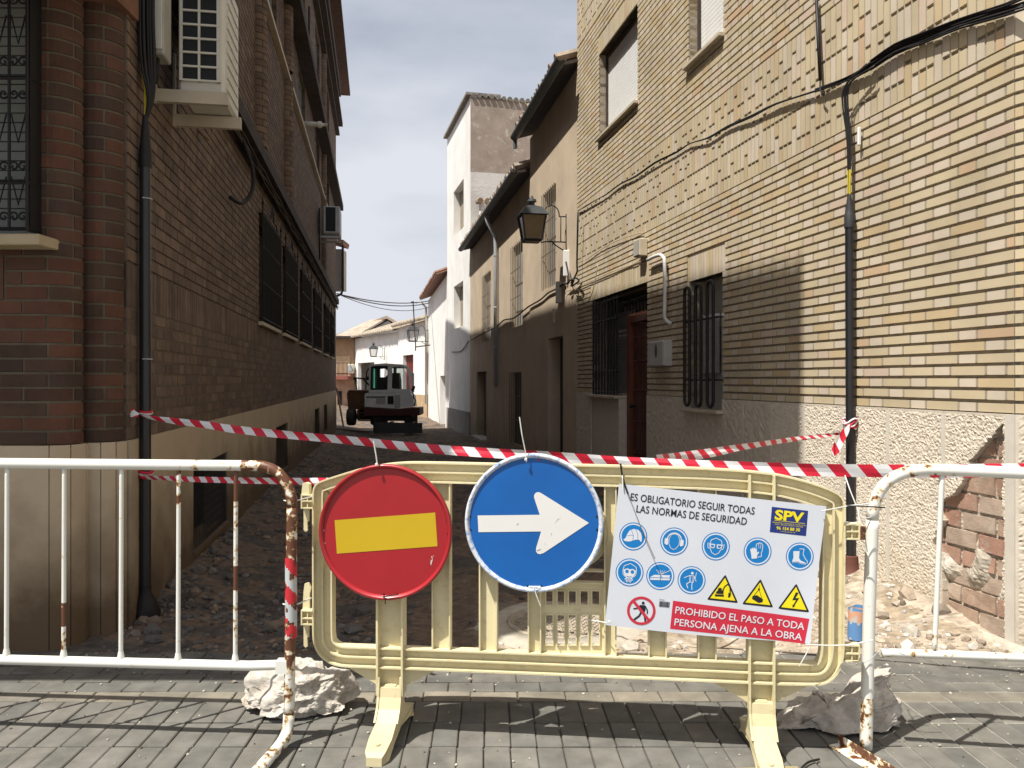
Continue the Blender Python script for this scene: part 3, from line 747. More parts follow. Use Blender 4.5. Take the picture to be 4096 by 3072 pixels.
FW_.bx(g, -.05, LW+.08, -1.0, .14, 10.5, 10.58)
g.build('roof', pmat('weathered_grey_tile', (.26,.24,.21), rough=.9, var=.3, scale=6), tw)
# small coped wall beside the low roof
cw = thing('parapet_wall', FG.p(.5, .6, 5.6), 'little white wall capped with curved tiles beside the tower house', 'wall')
m_ = MB(); FG.bx(m_, .25, 1.5, .25, .5, 4.6, 6.95); m_.build('wall', M_WW, cw)
m_ = MB()
for i in range(6): a = .22+i*.24; m_.tube([FG.p(a, .60, 7.0+.0*i), FG.p(a, .2, 7.06)], .10, 7)
m_.build('coping_tile', M_TILE, cw)
# ================= next white house with red tiles =================
FN = Frame((-2.45,30.2), (-.1775,1), (-1,-.1775)); sN = lambda Y: (Y-30.2)*1.0156; LN = sN(40.0)
nh = house('white_house', (-2.5,30.3,0), 'narrow sunlit white house with a red tile eave beyond the tower house', FN, .02, LN, -1.0, 5.35, [(sN(30.9), sN(33.2), -.6, 1.55)], 4, M_WW)
m_ = MB(); FN.bx(m_, sN(30.9), sN(33.2), -.25, -.24, -.6, 1.55); m_.build('door', pmat('pale_blue_door', (.5,.5,.48), rough=.6), nh)
m_ = MB(); roof_slab(m_, FN, .02, LN, .4, 5.36, -3, 6.6, .05); r2 = m_.build('roof', M_TILR, nh)
m_ = MB(); tiles(m_, FN, .05, LN, .44, 5.44, -2.9, 6.7); m_.build('roof_tiles', M_TILR, r2)
dp = MB(); dp.tube([FN.p(LN+.05,.4,5.3), FN.p(LN+.05,.1,5.0), FN.p(LN+.05,.1,.2)], .06, 8); tag(dp.build('downpipe', M_WHT, None, smooth=True), 'white downpipe at the far corner of the red tiled white house', 'downpipe')
# ================= far houses round the bend =================
FA = Frame((-4.25,40.2), (-2.24,5.5), (-5.5,-2.24)); LA = 5.94
ha = house('white_house', (-4.3,40.3,0), 'white house with a dark red gate and old tiles behind the excavator', FA, 0, LA, .62, 4.35, [(2.7, 4.9, .0, 2.75)], 5, M_WW)
for q0, q1 in ((0, 2.7), (4.9, LA)): m_ = MB(); FA.bx(m_, q0, q1, -.25, .03, -1.5, .615); m_.build('dado', pmat('tan_dado', (.46,.33,.20), rough=.9), ha)
m_ = MB(); FA.bx(m_, 2.7, 4.9, -.26, -.2, -1.5, 2.75); m_.build('gate', pmat('dark_red_gate', (.14,.015,.015), rough=.5), ha)
m_ = MB(); roof_slab(m_, FA, 0, LA, .35, 4.36, -3, 5.4, .05); r2 = m_.build('roof', M_TILE, ha)
m_ = MB(); tiles(m_, FA, .05, LA, .42, 4.44, -2.9, 5.5, .26, .09); m_.build('roof_tiles', pmat('pale_lichen_tile', (.42,.36,.28), rough=.9, var=.35, scale=5), r2)
pB = FA.p(LA, 0, 0); FB = Frame((pB.x, pB.y), (-4.2,8.2), (-8.2,-4.2)); LBb = 9.2
hb = house('white_house', (pB.x, pB.y, 0), 'white house with a wide shaded doorway left of the red gate', FB, .02, LBb, -1.5, 4.15, [(4.6, 8.2, -1.0, 2.5)], 5, M_WW, off=-.02)
m_ = MB(); FB.bx(m_, 4.6, 8.2, -.9, -.85, -1.2, 2.6); m_.build('door', pmat('white_recess', (.70,.70,.70), rough=.9), hb)
m_ = MB(); roof_slab(m_, FB, 0, LBb, .35, 4.16, -3.4, 5.3, .05); r2 = m_.build('roof', M_TILE, hb)
m_ = MB(); tiles(m_, FB, .05, LBb, .42, 4.22, -3.3, 5.4, .28, .09); m_.build('roof_tiles', pmat('pale_lichen_tile', (.42,.36,.28)), r2)
# gabled house behind
hc = thing('gabled_house', at(385,330,58), 'gabled house with a long tiled roof rising behind the white houses', 'house')
Y0 = 57.0
g = MB(); a = at(340,337,Y0); b = at(406,333,Y0+1); r0 = at(386,319,Y0+3); r1 = at(362,324,Y0+14)
q = [at(356,338,Y0), at(406,334,Y0), at(388,320.5,Y0)]
g.prism([(p.x, p.z) for p in q]+[], lambda x, y, t: V((x, Y0+t, y)), 0, 8); 
g.box(q[0].x, q[1].x, Y0, Y0+8, -2, q[0].z); g.build('wall', M_WW, hc)
g = MB(); rl = at(336,338.0,Y0); pk = at(387.5,318.8,Y0); rr = at(408,332,Y0)
for A, B in ((rl, pk), (pk, rr)):
    g.add([V((A.x,Y0-.4,A.z)), V((B.x,Y0-.4,B.z)), V((B.x,Y0+9,B.z)), V((A.x,Y0+9,A.z)), V((A.x,Y0-.4,A.z+.2)), V((B.x,Y0-.4,B.z+.2)), V((B.x,Y0+9,B.z+.2)), V((A.x,Y0+9,A.z+.2))], [(0,1,2,3),(4,5,6,7),(0,1,5,4),(1,2,6,5),(2,3,7,6),(3,0,4,7)])
# roof plane seen sloping towards us on the left
a0, a1, a2, a3 = at(336,337.5,54), at(356,339,54), at(384,321,58), at(372,321.5,62)
g.build('roof', pmat('far_tile', (.40,.32,.25), rough=.9, var=.25, scale=3), hc)
g = MB(); u = [at(336,337.2,53.5), at(354,338.5,53.5), at(386,320,56.9), at(371,321.5,56.9)]
g.add([p for p in u]+[p+V((0,.1,.15)) for p in u], [(0,1,2,3),(4,5,6,7),(0,1,5,4),(1,2,6,5),(2,3,7,6),(3,0,4,7)])
g.build('roof_slope', pmat('far_tile', (.4,.32,.25)), hc)
# brick house with balcony
hd_ = thing('brick_house', at(340,420,53), 'small tan brick house with a railed balcony at the end of the street', 'house')
Yb = 53.6; tl = at(330,338.5,Yb); br = at(354,424,Yb)
g = MB(); g.box(tl.x-6, br.x, Yb, Yb+5, -1.5, tl.z); g.build('wall', pmat('far_tan_brick', (.40,.26,.16), rough=.9, var=.15, scale=6), hd_)
g = MB(); p0, p1 = at(345,354,Yb), at(351,374,Yb); g.box(tl.x, p1.x, Yb-.03, Yb-.001, -1.5, at(0,374,Yb).z); g.build('render', pmat('salmon_render', (.46,.30,.22), rough=.9), hd_)
g = MB(); p0, p1 = at(336,356,Yb), at(350,373,Yb); g.box(p0.x, p1.x, Yb-.06, Yb-.035, p1.z, p0.z); g.build('shutter', pmat('tan_shutter', (.52,.38,.24), rough=.7), hd_)
g = MB(); p0 = at(352,378,Yb-1.2); p1 = at(329,373,Yb-1.2); g.box(p1.x, p0.x-.3, Yb-1.2, Yb, p0.z-.1, p0.z+.12); bal = g.build('balcony', pmat('red_slab', (.30,.10,.08)), hd_)
g = MB()
for i in range(14): x = p1.x+.1+(p0.x-.4-p1.x)*i/13; g.tube([(x, Yb-1.15, p0.z+.1), (x, Yb-1.15, p0.z+1.0)], .02, 4)
g.tube([(p1.x, Yb-1.15, p0.z+1.0), (p0.x-.3, Yb-1.15, p0.z+1.0)], .03, 4); g.tube([(p0.x-.3, Yb-1.15, p0.z+1.0), (p0.x-.3, Yb, p0.z+1.0)], .03, 4)
g.build('railing', M_BRN, bal)
g = MB(); p0, p1 = at(337.5,391,Yb), at(342,424,Yb); g.box(p0.x, p1.x, Yb-.08, Yb-.032, -1.5, p0.z); g.build('door', M_DARK, hd_)
g = MB(); g.box(tl.x-6.3, br.x+.35, Yb-.6, Yb+5.3, tl.z, tl.z+.14); g.build('roof', M_BRN, hd_)
ac = thing('air_conditioner', at(350,368,Yb-1), 'small white air conditioner beside the far balcony', 'air conditioner')
g = MB(); p0, p1 = at(347.5,364,Yb-.5), at(353.5,373.5,Yb-.5); g.cham(V((p0.x, Yb-.5, p1.z)), V((p1.x-p0.x,0,0)), V((0,.42,0)), V((0,0,p0.z-p1.z)), .03); g.build('casing', M_WHT, ac)
g = MB(); c_ = (p0+p1)/2; g.lathe([(.2,0),(.2,.02),(.16,.02),(0,.02)], (c_.x-.05, Yb-.505, c_.z), (0,-1,0), 12); g.build('fan_grille', M_PVC, ac)
# white building with bay beyond the dark brick building
nb = thing('neighbour_building', (-6.3,27.2,0), 'pale building with a tiled bay just beyond the dark brick building', 'building')
g = MB(); g.box(-12, -6.35, 26.75, 27.9, -1.5, 4.4); g.box(-9.5, -5.66, 26.7, 27.35, 4.4, 5.75); g.build('wall', pmat('cream_render', (.50,.46,.40), rough=.9, var=.08), nb)
g = MB(); g.add([(-9.5,26.5,6.9),(-5.60,26.5,5.86),(-5.60,27.4,5.86),(-9.5,27.4,6.9),(-9.5,26.5,6.98),(-5.60,26.5,5.94),(-5.60,27.4,5.94),(-9.5,27.4,6.98)], [(0,1,2,3),(4,5,6,7),(0,1,5,4),(1,2,6,5),(2,3,7,6),(3,0,4,7)])
for i in range(5): y = 26.6+i*.2; g.tube([(-5.6,y,5.95), (-9.4,y,6.98)], .09, 6)
g.build('roof', M_TILR, nb)
g = MB(); g.tube([(-5.63,26.62,5.85),(-5.63,26.62,4.38),(-5.68,26.62,4.25),(-5.95,26.62,4.1)], .04, 8); g.build('gutter_pipe', M_BRN, nb)

# ================= ground =================
def gz(Y):
    pts = [(0,0),(4.2,0),(10,-.05),(18,-.2),(26,-.36),(40,-.45),(70,-.6)]
    for (a, za), (b, zb) in zip(pts[:-1], pts[1:]):
        if Y <= b: return za+(zb-za)*(Y-a)/(b-a)
    return -.6
def edge_l(Y): return -1.383-.1675*Y
def edge_r(Y):
    if Y < 4.12: return 4.5
    if Y < 12.37: return 3.374-.1915*Y
    if Y < 25.6: return 3.20-.1775*Y
    return max(4.80-.24*Y, -2.6) if Y < 30 else 2.91-.1775*Y
def ghgt(x, Y):
    z = gz(Y); el, er = edge_l(Y), edge_r(Y)
    big = noise.noise(V((x*.9, Y*.5, 2)))*.05; med = noise.noise(V((x*3.2, Y*3.2, 6)))*.035; fine = noise.noise(V((x*11, Y*11, 3)))*.014
    t = min(1, max(0, (Y-4.05)/.5)); z += (big-.045)*t+med*t+fine*min(1, t+.2)
    z += .10*max(0, 1-(x-el)/.7)*t*(1 if Y > 5 else .6)
    if Y < 13: z += .17*max(0, 1-(er-x)/.85)**1.2*min(1, max(0,(Y-4.15)/.6))*(1 if Y < 7 else .5)
    rr = math.hypot(x-.27, Y-4.53)
    if rr < .62: k = min(1, max(0, (.62-rr)/.16)); z = z*(1-k)+(-.012)*k
    if 4.0 < Y < 4.3 and x > .5: z -= .0
    return z
ys = [4.03]; 
while ys[-1] < 72: ys.append(ys[-1]+.026*max(1, (ys[-1]/4.1)**1.6))
nx = 210; gm = MB(); vs, fs, cs = [], [], []
for Y in ys:
    a, b = (edge_l(Y)-.25, edge_r(Y)+.25) if Y > 4.5 else (-3.0, 3.4)
    if 4.5 >= Y: a, b = -2.6, 3.6
    if Y > 27: a = -40+(a+40)*max(0, 1-(Y-27)/4)
    if Y > 40: b = b+(Y-40)*.5
    for i in range(nx+1):
        x = a+(b-a)*i/nx; vs.append(V((x, Y, ghgt(x, Y))))
for j in range(len(ys)-1):
    for i in range(nx): o = j*(nx+1)+i; fs.append((o, o+1, o+nx+2, o+nx+1))
gm.v = vs
for f in fs:
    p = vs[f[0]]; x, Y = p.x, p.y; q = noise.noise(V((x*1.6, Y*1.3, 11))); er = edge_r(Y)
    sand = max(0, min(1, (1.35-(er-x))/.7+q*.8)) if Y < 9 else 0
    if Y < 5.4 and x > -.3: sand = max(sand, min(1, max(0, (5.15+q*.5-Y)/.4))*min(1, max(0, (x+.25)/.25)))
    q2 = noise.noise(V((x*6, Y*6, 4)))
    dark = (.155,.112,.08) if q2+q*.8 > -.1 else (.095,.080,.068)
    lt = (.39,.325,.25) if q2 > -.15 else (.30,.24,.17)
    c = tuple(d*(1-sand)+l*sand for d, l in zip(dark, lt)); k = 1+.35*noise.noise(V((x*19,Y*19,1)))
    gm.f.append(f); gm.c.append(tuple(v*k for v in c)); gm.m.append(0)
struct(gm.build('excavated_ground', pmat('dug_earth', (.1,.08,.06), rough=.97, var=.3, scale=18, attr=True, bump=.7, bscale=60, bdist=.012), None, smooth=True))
tp = MB(); S = 400; tp.add([(-S,-S,-1.6),(S,-S,-1.6),(S,S,-1.6),(-S,S,-1.6)], [(0,1,2,3)]); struct(tp.build('ground', pmat('dusty_ground', (.22,.19,.15), rough=.95), None))
# pavement of concrete pavers
ps = MB(); M_PV = pmat('grey_paver', (.22,.21,.19), rough=.9, var=.28, scale=7, attr=True, bump=.5, bscale=240, bdist=.003, col2=(.215,.20,.17), c2amt=.32, c2scale=3.2, detail=9)
pw = pmat('paver_joint_sand', (.115,.103,.085), rough=.98, var=.3, scale=30, bump=.4, bscale=200)
bs = MB(); bs.box(-9, 9, -6, 4.07, -.3, -.012); struct(bs.build('pavement_bed', pw, None)); bs = MB(); bs.box(1.2, 9, -5, 4.065, -.2, -.0045); struct(bs.build('pavement_joints', pmat('pale_joint', (.27,.25,.215), rough=.98, var=.2, scale=25), None))
def pcol(): return jit(random.choice([(.134,.130,.114),(.143,.138,.120),(.125,.122,.109),(.152,.144,.125)]), .05)
rows = []; y = 3.445
Y = 3.23
while Y > -.4: rows.append((Y, .207, 'v')); Y -= .212
rows += [(3.442, .104, 'h'), (3.551, .104, 'h'), (3.66, .10, 'h'), (3.765, .10, 'h'), (3.87, .1, 'h'), (3.97,.09,'h')]
ang = -.034
for k, (y0, dp_, kind) in enumerate(rows):
    w = .100 if kind == 'v' else .207; g = .0042
    off = random.uniform(-.004,.004) if kind == 'v' else (.105 if k % 2 else 0); x = -4.2+off+ang*y0
    while x < 4.2:
        if -3.4 < x < 3.6 or y0 > 2.0:
            zt = random.uniform(-.0022,.0022); tx = random.uniform(-.0015,.0015)
            o = V((x+random.uniform(-.001,.001), y0+random.uniform(-.001,.001), -.06)); a = V((w-g, 0, 0)); b = V((ang*dp_, dp_-g, 0)); c = V((tx, 0, .06+zt))
            lightrow = kind == 'h' and y0 < 3.5
            cc = pcol(); 
            if lightrow: cc = tuple(v*q for v, q in zip(cc, (1.42,1.33,1.2)))
            if x > .95 and kind == 'h': cc = tuple(v*.92 for v in cc)
            ps.cham(o, a, b, c, .004, cc)
        x += w
struct(ps.build('pavement', M_PV, None))
# yellow painted metal cover edge at the bottom of the view
# stones
def ico(sub):
    import bmesh
    bm = bmesh.new(); bmesh.ops.create_icosphere(bm, subdivisions=sub, radius=1); vs = [v.co.copy() for v in bm.verts]; fs = [tuple(v.index for v in f.verts) for f in bm.faces]; bm.free(); return vs, fs
I1, I2 = ico(1), ico(2)
rb = MB()
def stone(mb, x, y, z, r, col, tmpl=I1, flat=.6):
    vs, fs = tmpl; rot = Matrix.Rotation(random.uniform(0,6.3),3,'Z') @ Matrix.Rotation(random.uniform(0,6.3),3,'X'); sc = V((random.uniform(.7,1.3), random.uniform(.7,1.3), random.uniform(.45,1)*flat/.6)); sd = random.uniform(0,99)
    out = []
    for v in vs:
        k = 1+.35*noise.noise(v*1.3+V((sd,0,0))); q = rot @ v; out.append(V((x+q.x*r*sc.x*k, y+q.y*r*sc.y*k, z+q.z*r*sc.z*k)))
    mb.add(out, fs, jit(col, .2))
random.seed(11)
for i in range(6500):
    Y = 4.12+12*random.random()**1.9; el, er = edge_l(Y) if Y > 4.5 else -2.15, edge_r(Y) if Y > 4.2 else 3
    t = random.random(); 
    x = el+.05+(er-el-.1)*(t**1.5 if random.random() < .65 else t)
    if math.hypot(x-.27, Y-4.53) < .40: continue
    if el+1.5 < x < er-1.3 and random.random() < .72: continue
    if noise.noise(V((x*1.3, Y*1.1, 20))) < -.12 and random.random() < .8: continue
    r = random.choice([.007,.009,.012,.015,.019,.025]) if random.random() < .95 else random.uniform(.03,.06)
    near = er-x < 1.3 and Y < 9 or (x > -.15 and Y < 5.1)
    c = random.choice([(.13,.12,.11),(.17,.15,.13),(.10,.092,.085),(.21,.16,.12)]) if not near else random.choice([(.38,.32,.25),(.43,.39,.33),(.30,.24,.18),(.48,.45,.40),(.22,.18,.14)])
    stone(rb, x, Y, ghgt(x, Y)+r*.15, r, c)
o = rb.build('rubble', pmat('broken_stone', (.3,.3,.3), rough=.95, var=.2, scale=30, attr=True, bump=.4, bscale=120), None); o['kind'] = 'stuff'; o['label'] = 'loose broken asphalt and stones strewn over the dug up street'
# grit on pavement
rb = MB()
for i in range(330):
    x, y = random.uniform(-2.2,2.3), random.uniform(2.6,4.0); r = random.choice([.002,.003,.003,.004,.006]); stone(rb, x, y, r*.5, r, random.choice([(.5,.47,.4),(.4,.38,.33),(.12,.1,.08)]))
for i in range(520):
    x = random.uniform(-2.1,2.6); y = 4.08-.45*random.random()**2.5; r = random.choice([.003,.004,.005,.007,.010]); stone(rb, x, y, r*.4, r, random.choice([(.42,.38,.31),(.34,.30,.24),(.20,.17,.14),(.5,.46,.4)]) if x > -.4 else random.choice([(.16,.14,.12),(.22,.19,.15)]))
o = rb.build('grit', pmat('broken_stone', (.3,.3,.3)), None); o['kind'] = 'stuff'; o['label'] = 'small pale grit scattered on the pavement'
# manhole
mh = thing('manhole_cover', (.27,4.53,0), 'round patterned manhole cover in a ring of pale concrete behind the yellow barrier', 'manhole cover')
g = MB(); prof = [(.30,-.05),(.30,.012),(.42,.010),(.50,-.03),(.53,-.10)]
g.lathe(prof, (.27,4.53,0), n=40)
for i, (x, y, z) in enumerate(g.v):
    r = math.hypot(x-.27,y-4.53); k = 1+.10*noise.noise(V((x*5,y*5,0)))*(r > .35); g.v[i] = (.27+(x-.27)*k, 4.53+(y-4.53)*k, z+.008*noise.noise(V((x*12,y*12,4))))
g.build('concrete_ring', pmat('pale_concrete', (.42,.38,.31), rough=.95, var=.15, scale=14, bump=.4, bscale=90), mh, smooth=True)
g = MB(); g.lathe([(0,.004),(.27,.004),(.275,.014),(.295,.014),(.298,.0)], (.27,4.53,0), n=40)
for i in range(-9, 10):
    for k in range(-9, 10):
        cx, cy = i*.029+(.0145 if k % 2 else 0), k*.029
        if math.hypot(cx, cy) < .25:
            th = .785 if (i+k) % 2 else -.785; u = V((math.cos(th), math.sin(th), 0)); w_ = V((-u.y, u.x, 0)); g.obox(V((.27+cx,4.53+cy,.004))-u*.011-w_*.004, u*.022, w_*.008, V((0,0,.006)))
g.build('cover_plate', pmat('dusty_cast_iron', (.36,.31,.24), rough=.9, var=.25, scale=16, bump=.3, bscale=100), mh)

# ================= things on the left wall =================
# near air conditioner
ac = thing('air_conditioner', FL.p(.65, .1, 3.2), 'large cream air conditioner on L brackets high on the dark brick wall', 'air conditioner')
a0, a1, n0, n1, z0, z1 = .60, 1.14, .12, .40, 3.185, 3.99
g = MB(); g.cham(FL.p(a0+.012, n0, z0), FL.d*(a1-a0-.012), FL.n*(n1-n0), V((0,0,z1-z0)), .018); g.build('casing', M_WHT, ac)
g = MB()
def bx(a, b, c, d, e, f): FL.bx(g, a, b, c, d, e, f)
bx(a0-.004, a0+.0115, n0+.012, n0+.03, z0+.08, z1-.03); bx(a0-.004, a0+.0115, n1-.045, n1-.02, z0+.08, z1-.03); bx(a0-.004, a0+.0115, (n0+n1)/2-.018, (n0+n1)/2-.004, z0+.08, z1-.03)
k = z0+.08
while k < z1-.03: bx(a0-.006, a0+.0115, n0+.012, n1-.02, k, k+.012); k += .088
g.build('side_grille', M_WHT, ac)
g = MB(); FL.bx(g, a0+.006, a0+.0118, n0+.03, n1-.045, z0+.09, z1-.05); g.build('coil', M_DARK, ac)
g = MB()
for i in range(9): FL.bx(g, a0+.1, a1-.06, n1+.0, n1+.008, z0+.07+i*.08, z0+.11+i*.08)
g.build('front_louvre', M_WHT, ac)
for aa in (.50, .98):
    g = MB(); FL.bx(g, aa, aa+.04, .0, .014, z0-.095, z0+.40); FL.bx(g, aa, aa+.04, .014, .44, z0-.090, z0-.012)
    g.build('bracket', pmat('beige_bracket', (.46,.40,.30), rough=.6, var=.15), ac)
# far air conditioner
ac = thing('air_conditioner', FL.p(14.2, .1, 4.8), 'smaller grey air conditioner hanging far along the dark brick wall', 'air conditioner')
a0, a1, n0, n1, z0, z1 = 14.1, 14.9, .12, .50, 4.75, 5.38
g = MB(); g.cham(FL.p(a0+.012, n0, z0), FL.d*(a1-a0), FL.n*(n1-n0), V((0,0,z1-z0)), .02); g.build('casing', pmat('grey_casing', (.42,.43,.44), rough=.5), ac)
g = MB(); FL.bx(g, a0+.002, a0+.0118, n0+.06, n1-.1, z0+.05, z1-.03); g.build('side_grille', M_DARK, ac)
g = MB(); 
for aa in (14.1, 14.8): FL.bx(g, aa, aa+.04, 0, .5, z0-.10, z0-.06)
g.build('bracket', M_PVC, ac)
# utility box
ub = thing('utility_box', FL.p(.36,.05,3.4), 'grey junction box among cables at the corner of the dark brick building', 'utility box')
g = MB(); g.cham(FL.p(.28,.02,3.30), FL.d*.17, FL.n*.10, V((0,0,.42)), .008); g.build('case', pmat('pale_grey_box', (.36,.35,.30), rough=.5), ub)
g = MB(); g.cham(FL.p(.272,.03,3.33), FL.d*.0075, FL.n*.08, V((0,0,.36)), .002); g.build('lid', M_WHT, ub)
# conduit + cables left
cd = thing('conduit', FL.p(.16,.05,0), 'thick black conduit standing against the corner of the dark brick building', 'conduit')
c_ = lambda z, n=.045, a=.17: FL.p(a, n, z)
g = MB(); g.tube([c_(.0), c_(2.62)], .031, 14); g.build('pipe', pmat('black_pipe', (.016,.016,.018), rough=.35, spec=.5), cd, smooth=False, autos=40)
g = MB(); g.lathe([(.036,0),(.036,.07),(.020,.24),(.014,.30)], c_(2.60), (0,0,1), 12); g.build('heat_shrink', M_CBL, cd, smooth=True)
g = MB(); g.lathe([(.075,-.02),(.085,.05),(.060,.12),(.034,.16),(.034,.2)], c_(.0), (0,0,1), 14); g.build('base_collar', M_CBL, cd, smooth=True)
for z in (1.50, 2.42):
    g = MB(); 
    for i in range(8): th = -1.9+i*.5; q = c_(z)+FL.n*.034*math.cos(th)+FL.d*-.034*math.sin(th+.0); g.lathe([(.0055,-.003),(.0055,.003)], q, (0,0,1), 6, cap=True)
    g.tube([c_(z)+FL.n*.033*math.cos(t)+FL.d*(-.033)*math.sin(t) for t in [x*.3-1.8 for x in range(13)]], .0028, 4)
    g.build('perforated_strap', M_PVC, cd)
g = MB(); g.tube([c_(2.86), c_(3.05), c_(3.15,.03)], .006, 6); g.build('yellow_sleeve', pmat('yellow_sleeve', (.55,.45,.03), rough=.5), cd)
cbm = MB(); random.seed(5)
for i in range(9):
    dx = random.uniform(-.05,.05); dn = random.uniform(.02,.09); cbm.tube(cat_rom([c_(2.86, .045), c_(3.0, .05+dn*.4, .17+dx*.3), c_(3.2, dn, .18+dx), c_(3.5, dn, .15+dx), c_(4.0, dn, .17+dx)], 4), .009, 5)
for i in range(5):
    dx = random.uniform(-.02,.06); cbm.tube(cat_rom([c_(4.0, .05, .25), c_(3.4, .05, .22+dx), c_(3.12+.03*i, .06, .24+dx*2), c_(3.4, .07, .3+dx), c_(4.0, .05, .3)], 5), .008, 5)
tag(cbm.build('cable_bundle', M_CBL, None, smooth=True), 'tangle of black cables above the conduit on the dark brick corner', 'cables')
cbm = MB(); random.seed(6)
for i in range(7):
    ph = random.uniform(0,6); zz = 3.78-.035*(i % 3)-.01*i; nn = .05+.025*(i//3)
    cbm.tube([FL.p(1.1+a*.35, nn+.004*math.sin(a*3+ph), zz+.012*math.sin(a*1.7+ph)+.05*max(0, 1-a*.35/1.5)) for a in range(0, 60)], .016 if i < 5 else .01, 5)
tag(cbm.build('cable_bundle', M_CBLB, None, smooth=True), 'long black cable bundle clipped under the cornice of the dark brick building', 'cables')
cbm = MB(); cbm.tube([FL.p(4.68, .05, 9.4), FL.p(4.68, .05, 4.1), FL.p(4.6, .06, 3.95), FL.p(4.5,.06,3.85)], .018, 6); cbm.tube([FL.p(11.2,.05,8.6), FL.p(11.2,.05,7.2)], .02, 5); cbm.tube([FL.p(14.0,.05,5.3), FL.p(14.0,.05,4.0)], .02, 5)
tag(cbm.build('cable', M_CBL, None, smooth=True), 'thin black cable running straight up the upper floors of the dark brick building', 'cable')
cbm = MB(); cbm.tube(cat_rom([FL.p(3.3,.06,3.75), FL.p(3.35,.16,3.45), FL.p(3.3,.17,3.2), FL.p(3.15,.1,3.05), FL.p(2.9,.04,3.04)], 6), .02, 8); tag(cbm.build('drain_hose', M_CBL, None, smooth=True), 'short black hose hooking out of the brick wall below the cables', 'hose')
cbm = MB(); cbm.tube([FL.p(1.7,.01,3.28), FL.p(1.72,.09,3.22)], .012, 8); tag(cbm.build('pipe_stub', pmat('copper_stub', (.25,.15,.07), rough=.5), None, smooth=True), 'small brown pipe stub poking out under the large air conditioner', 'pipe')
vp = MB(); q = FL.p(10.3, 0, 6.05); vp.tube([q, q+FL.n*.30, q+FL.n*.30], .045, 10); vp.lathe([(.06,.28),(.06,.34),(.03,.36),(.03,.44),(.05,.44),(0,.45)], q, FL.n, 10); tag(vp.build('flue_pipe', M_WHT, None, smooth=True), 'white flue pipe sticking out of the dark brick building upstairs', 'flue')

# ================= things on the right wall =================
def wallpt(px, py, n=0): a, z = FR.hit(px, py, n); return FR.p(a, n, z)
cd = thing('conduit', wallpt(857,600,.045), 'tall black conduit on the sunlit yellow brick wall', 'conduit')
def zc(z): a = 1.325; return FR.p(a+.0*(z), .045+.004*z, z)
g = MB(); g.tube([zc(.06), zc(1.3), zc(2.42)], .028, 16); g.build('pipe', pmat('black_pipe', (.016,.016,.018)), cd, autos=40)
g = MB(); g.lathe([(.034,-.03),(.034,.05),(.030,.06),(.024,.10),(.012,.20)], zc(2.44), (0,0,1), 14); g.build('heat_shrink', pmat('grey_shrink', (.035,.037,.04), rough=.6), cd, autos=50)
g = MB(); g.lathe([(.075,-.03),(.078,.04),(.072,.045),(.05,.12),(.048,.17),(.033,.175)], zc(.02), (0,0,1), 16); g.build('base_collar', pmat('rusty_collar', (.13,.05,.035), rough=.7, var=.3), cd, autos=40)
g = MB()
for z in (.42,):
    for i in range(9): th = i*.7; g.lathe([(.0055,-.004),(.0055,.004)], zc(z)+V((.031*math.cos(th),.031*math.sin(th),0)), (0,0,1), 6, cap=True)
    g.tube([zc(z)+V((.031*math.cos(th*.5),.031*math.sin(th*.5),0)) for th in range(13)], .003, 4)
g.build('perforated_strap', M_PVC, cd)
g = MB()
for i in range(2): g.tube([zc(2.62)+FR.d*(.012*i-.006), zc(2.72)+FR.d*(.016*i-.008), zc(2.80)+FR.d*(.02*i-.01)], .007, 6)
g.build('yellow_sleeve', pmat('yellow_sleeve', (.55,.45,.03)), cd)
# cables: from conduit up to the bundle
cb_pts = [(1024,4),(1000,12),(960,24),(925,38),(895,50),(870,66),(850,77),(815,91),(777,104),(752,116),(728,126),(708,138),(690,143),(676,152),(655,163),(636,176),(620,184),(606,194),(596,200),(586,206),(578,211)]
def wire(mb, pts, n, r, sag=.0, seed=0, k=5):
    random.seed(seed); P = []
    for (x, y) in pts: a, z = FR.hit(x, y, n); P.append(FR.p(a, n+random.uniform(-.006,.006), z+random.uniform(-.006,.006)))
    mb.tube(cat_rom(P, 3), r, k)
g = MB()
for i in range(9):
    lim = [21,21,12,9,8,8,6,6,6][i]; oy = [0,1.0,2.2,-1.6,-3.0,3.0,-4.6,4.0,-6.2][i]
    pts = [(x, y+oy*min(1, (x-770)/130) if x > 770 else y+(oy*.25)) for x, y in cb_pts[:lim]]
    wire(g, pts, .022+.002*i, .0065, seed=i)
g.build
tag(g.build('cable_bundle', M_CBL, None, smooth=True), 'black cable bundle sweeping down across the sunlit yellow brick wall', 'cables')
g = MB()
for i, (x0, x1) in enumerate(((872,859),(868,861),(876,864),(874,866))):
    a0_, z0_ = FR.hit(x0, 62+i*2, .05); P = [FR.p(a0_, .06, z0_), zc(3.35)+FR.d*(.03-.02*i)+FR.n*.02, zc(3.0)+FR.d*(.02-.012*i), zc(2.62)+FR.d*(.008-.005*i)]
    g.tube(cat_rom(P, 5), .006, 5)
tag(g.build('cable_drop', M_CBL, None, smooth=True), 'bunch of black cables dropping from the bundle into the conduit', 'cables')
g = MB(); P = [FR.hit(815,-6,.05), FR.hit(817,40,.05), FR.hit(819,80,.05)]; g.tube([FR.p(a, .04, z) for a, z in P], .013, 8); 
g.tube([FR.p(P[2][0], .04, P[2][1]), wallpt(820,90,.05), wallpt(824,95,.05)], .006, 6)
tag(g.build('thin_conduit', M_CBL, None, smooth=True), 'thin black conduit coming down from the top onto the cable bundle', 'conduit')
g = MB(); g.cham(wallpt(861.3,145,.02), FR.d*.02, FR.n*.02, V((0,0,.12)), .004); tag(g.build('white_tag', M_WSH, None), 'small white tag clipped to the cables above the right conduit', 'tag')
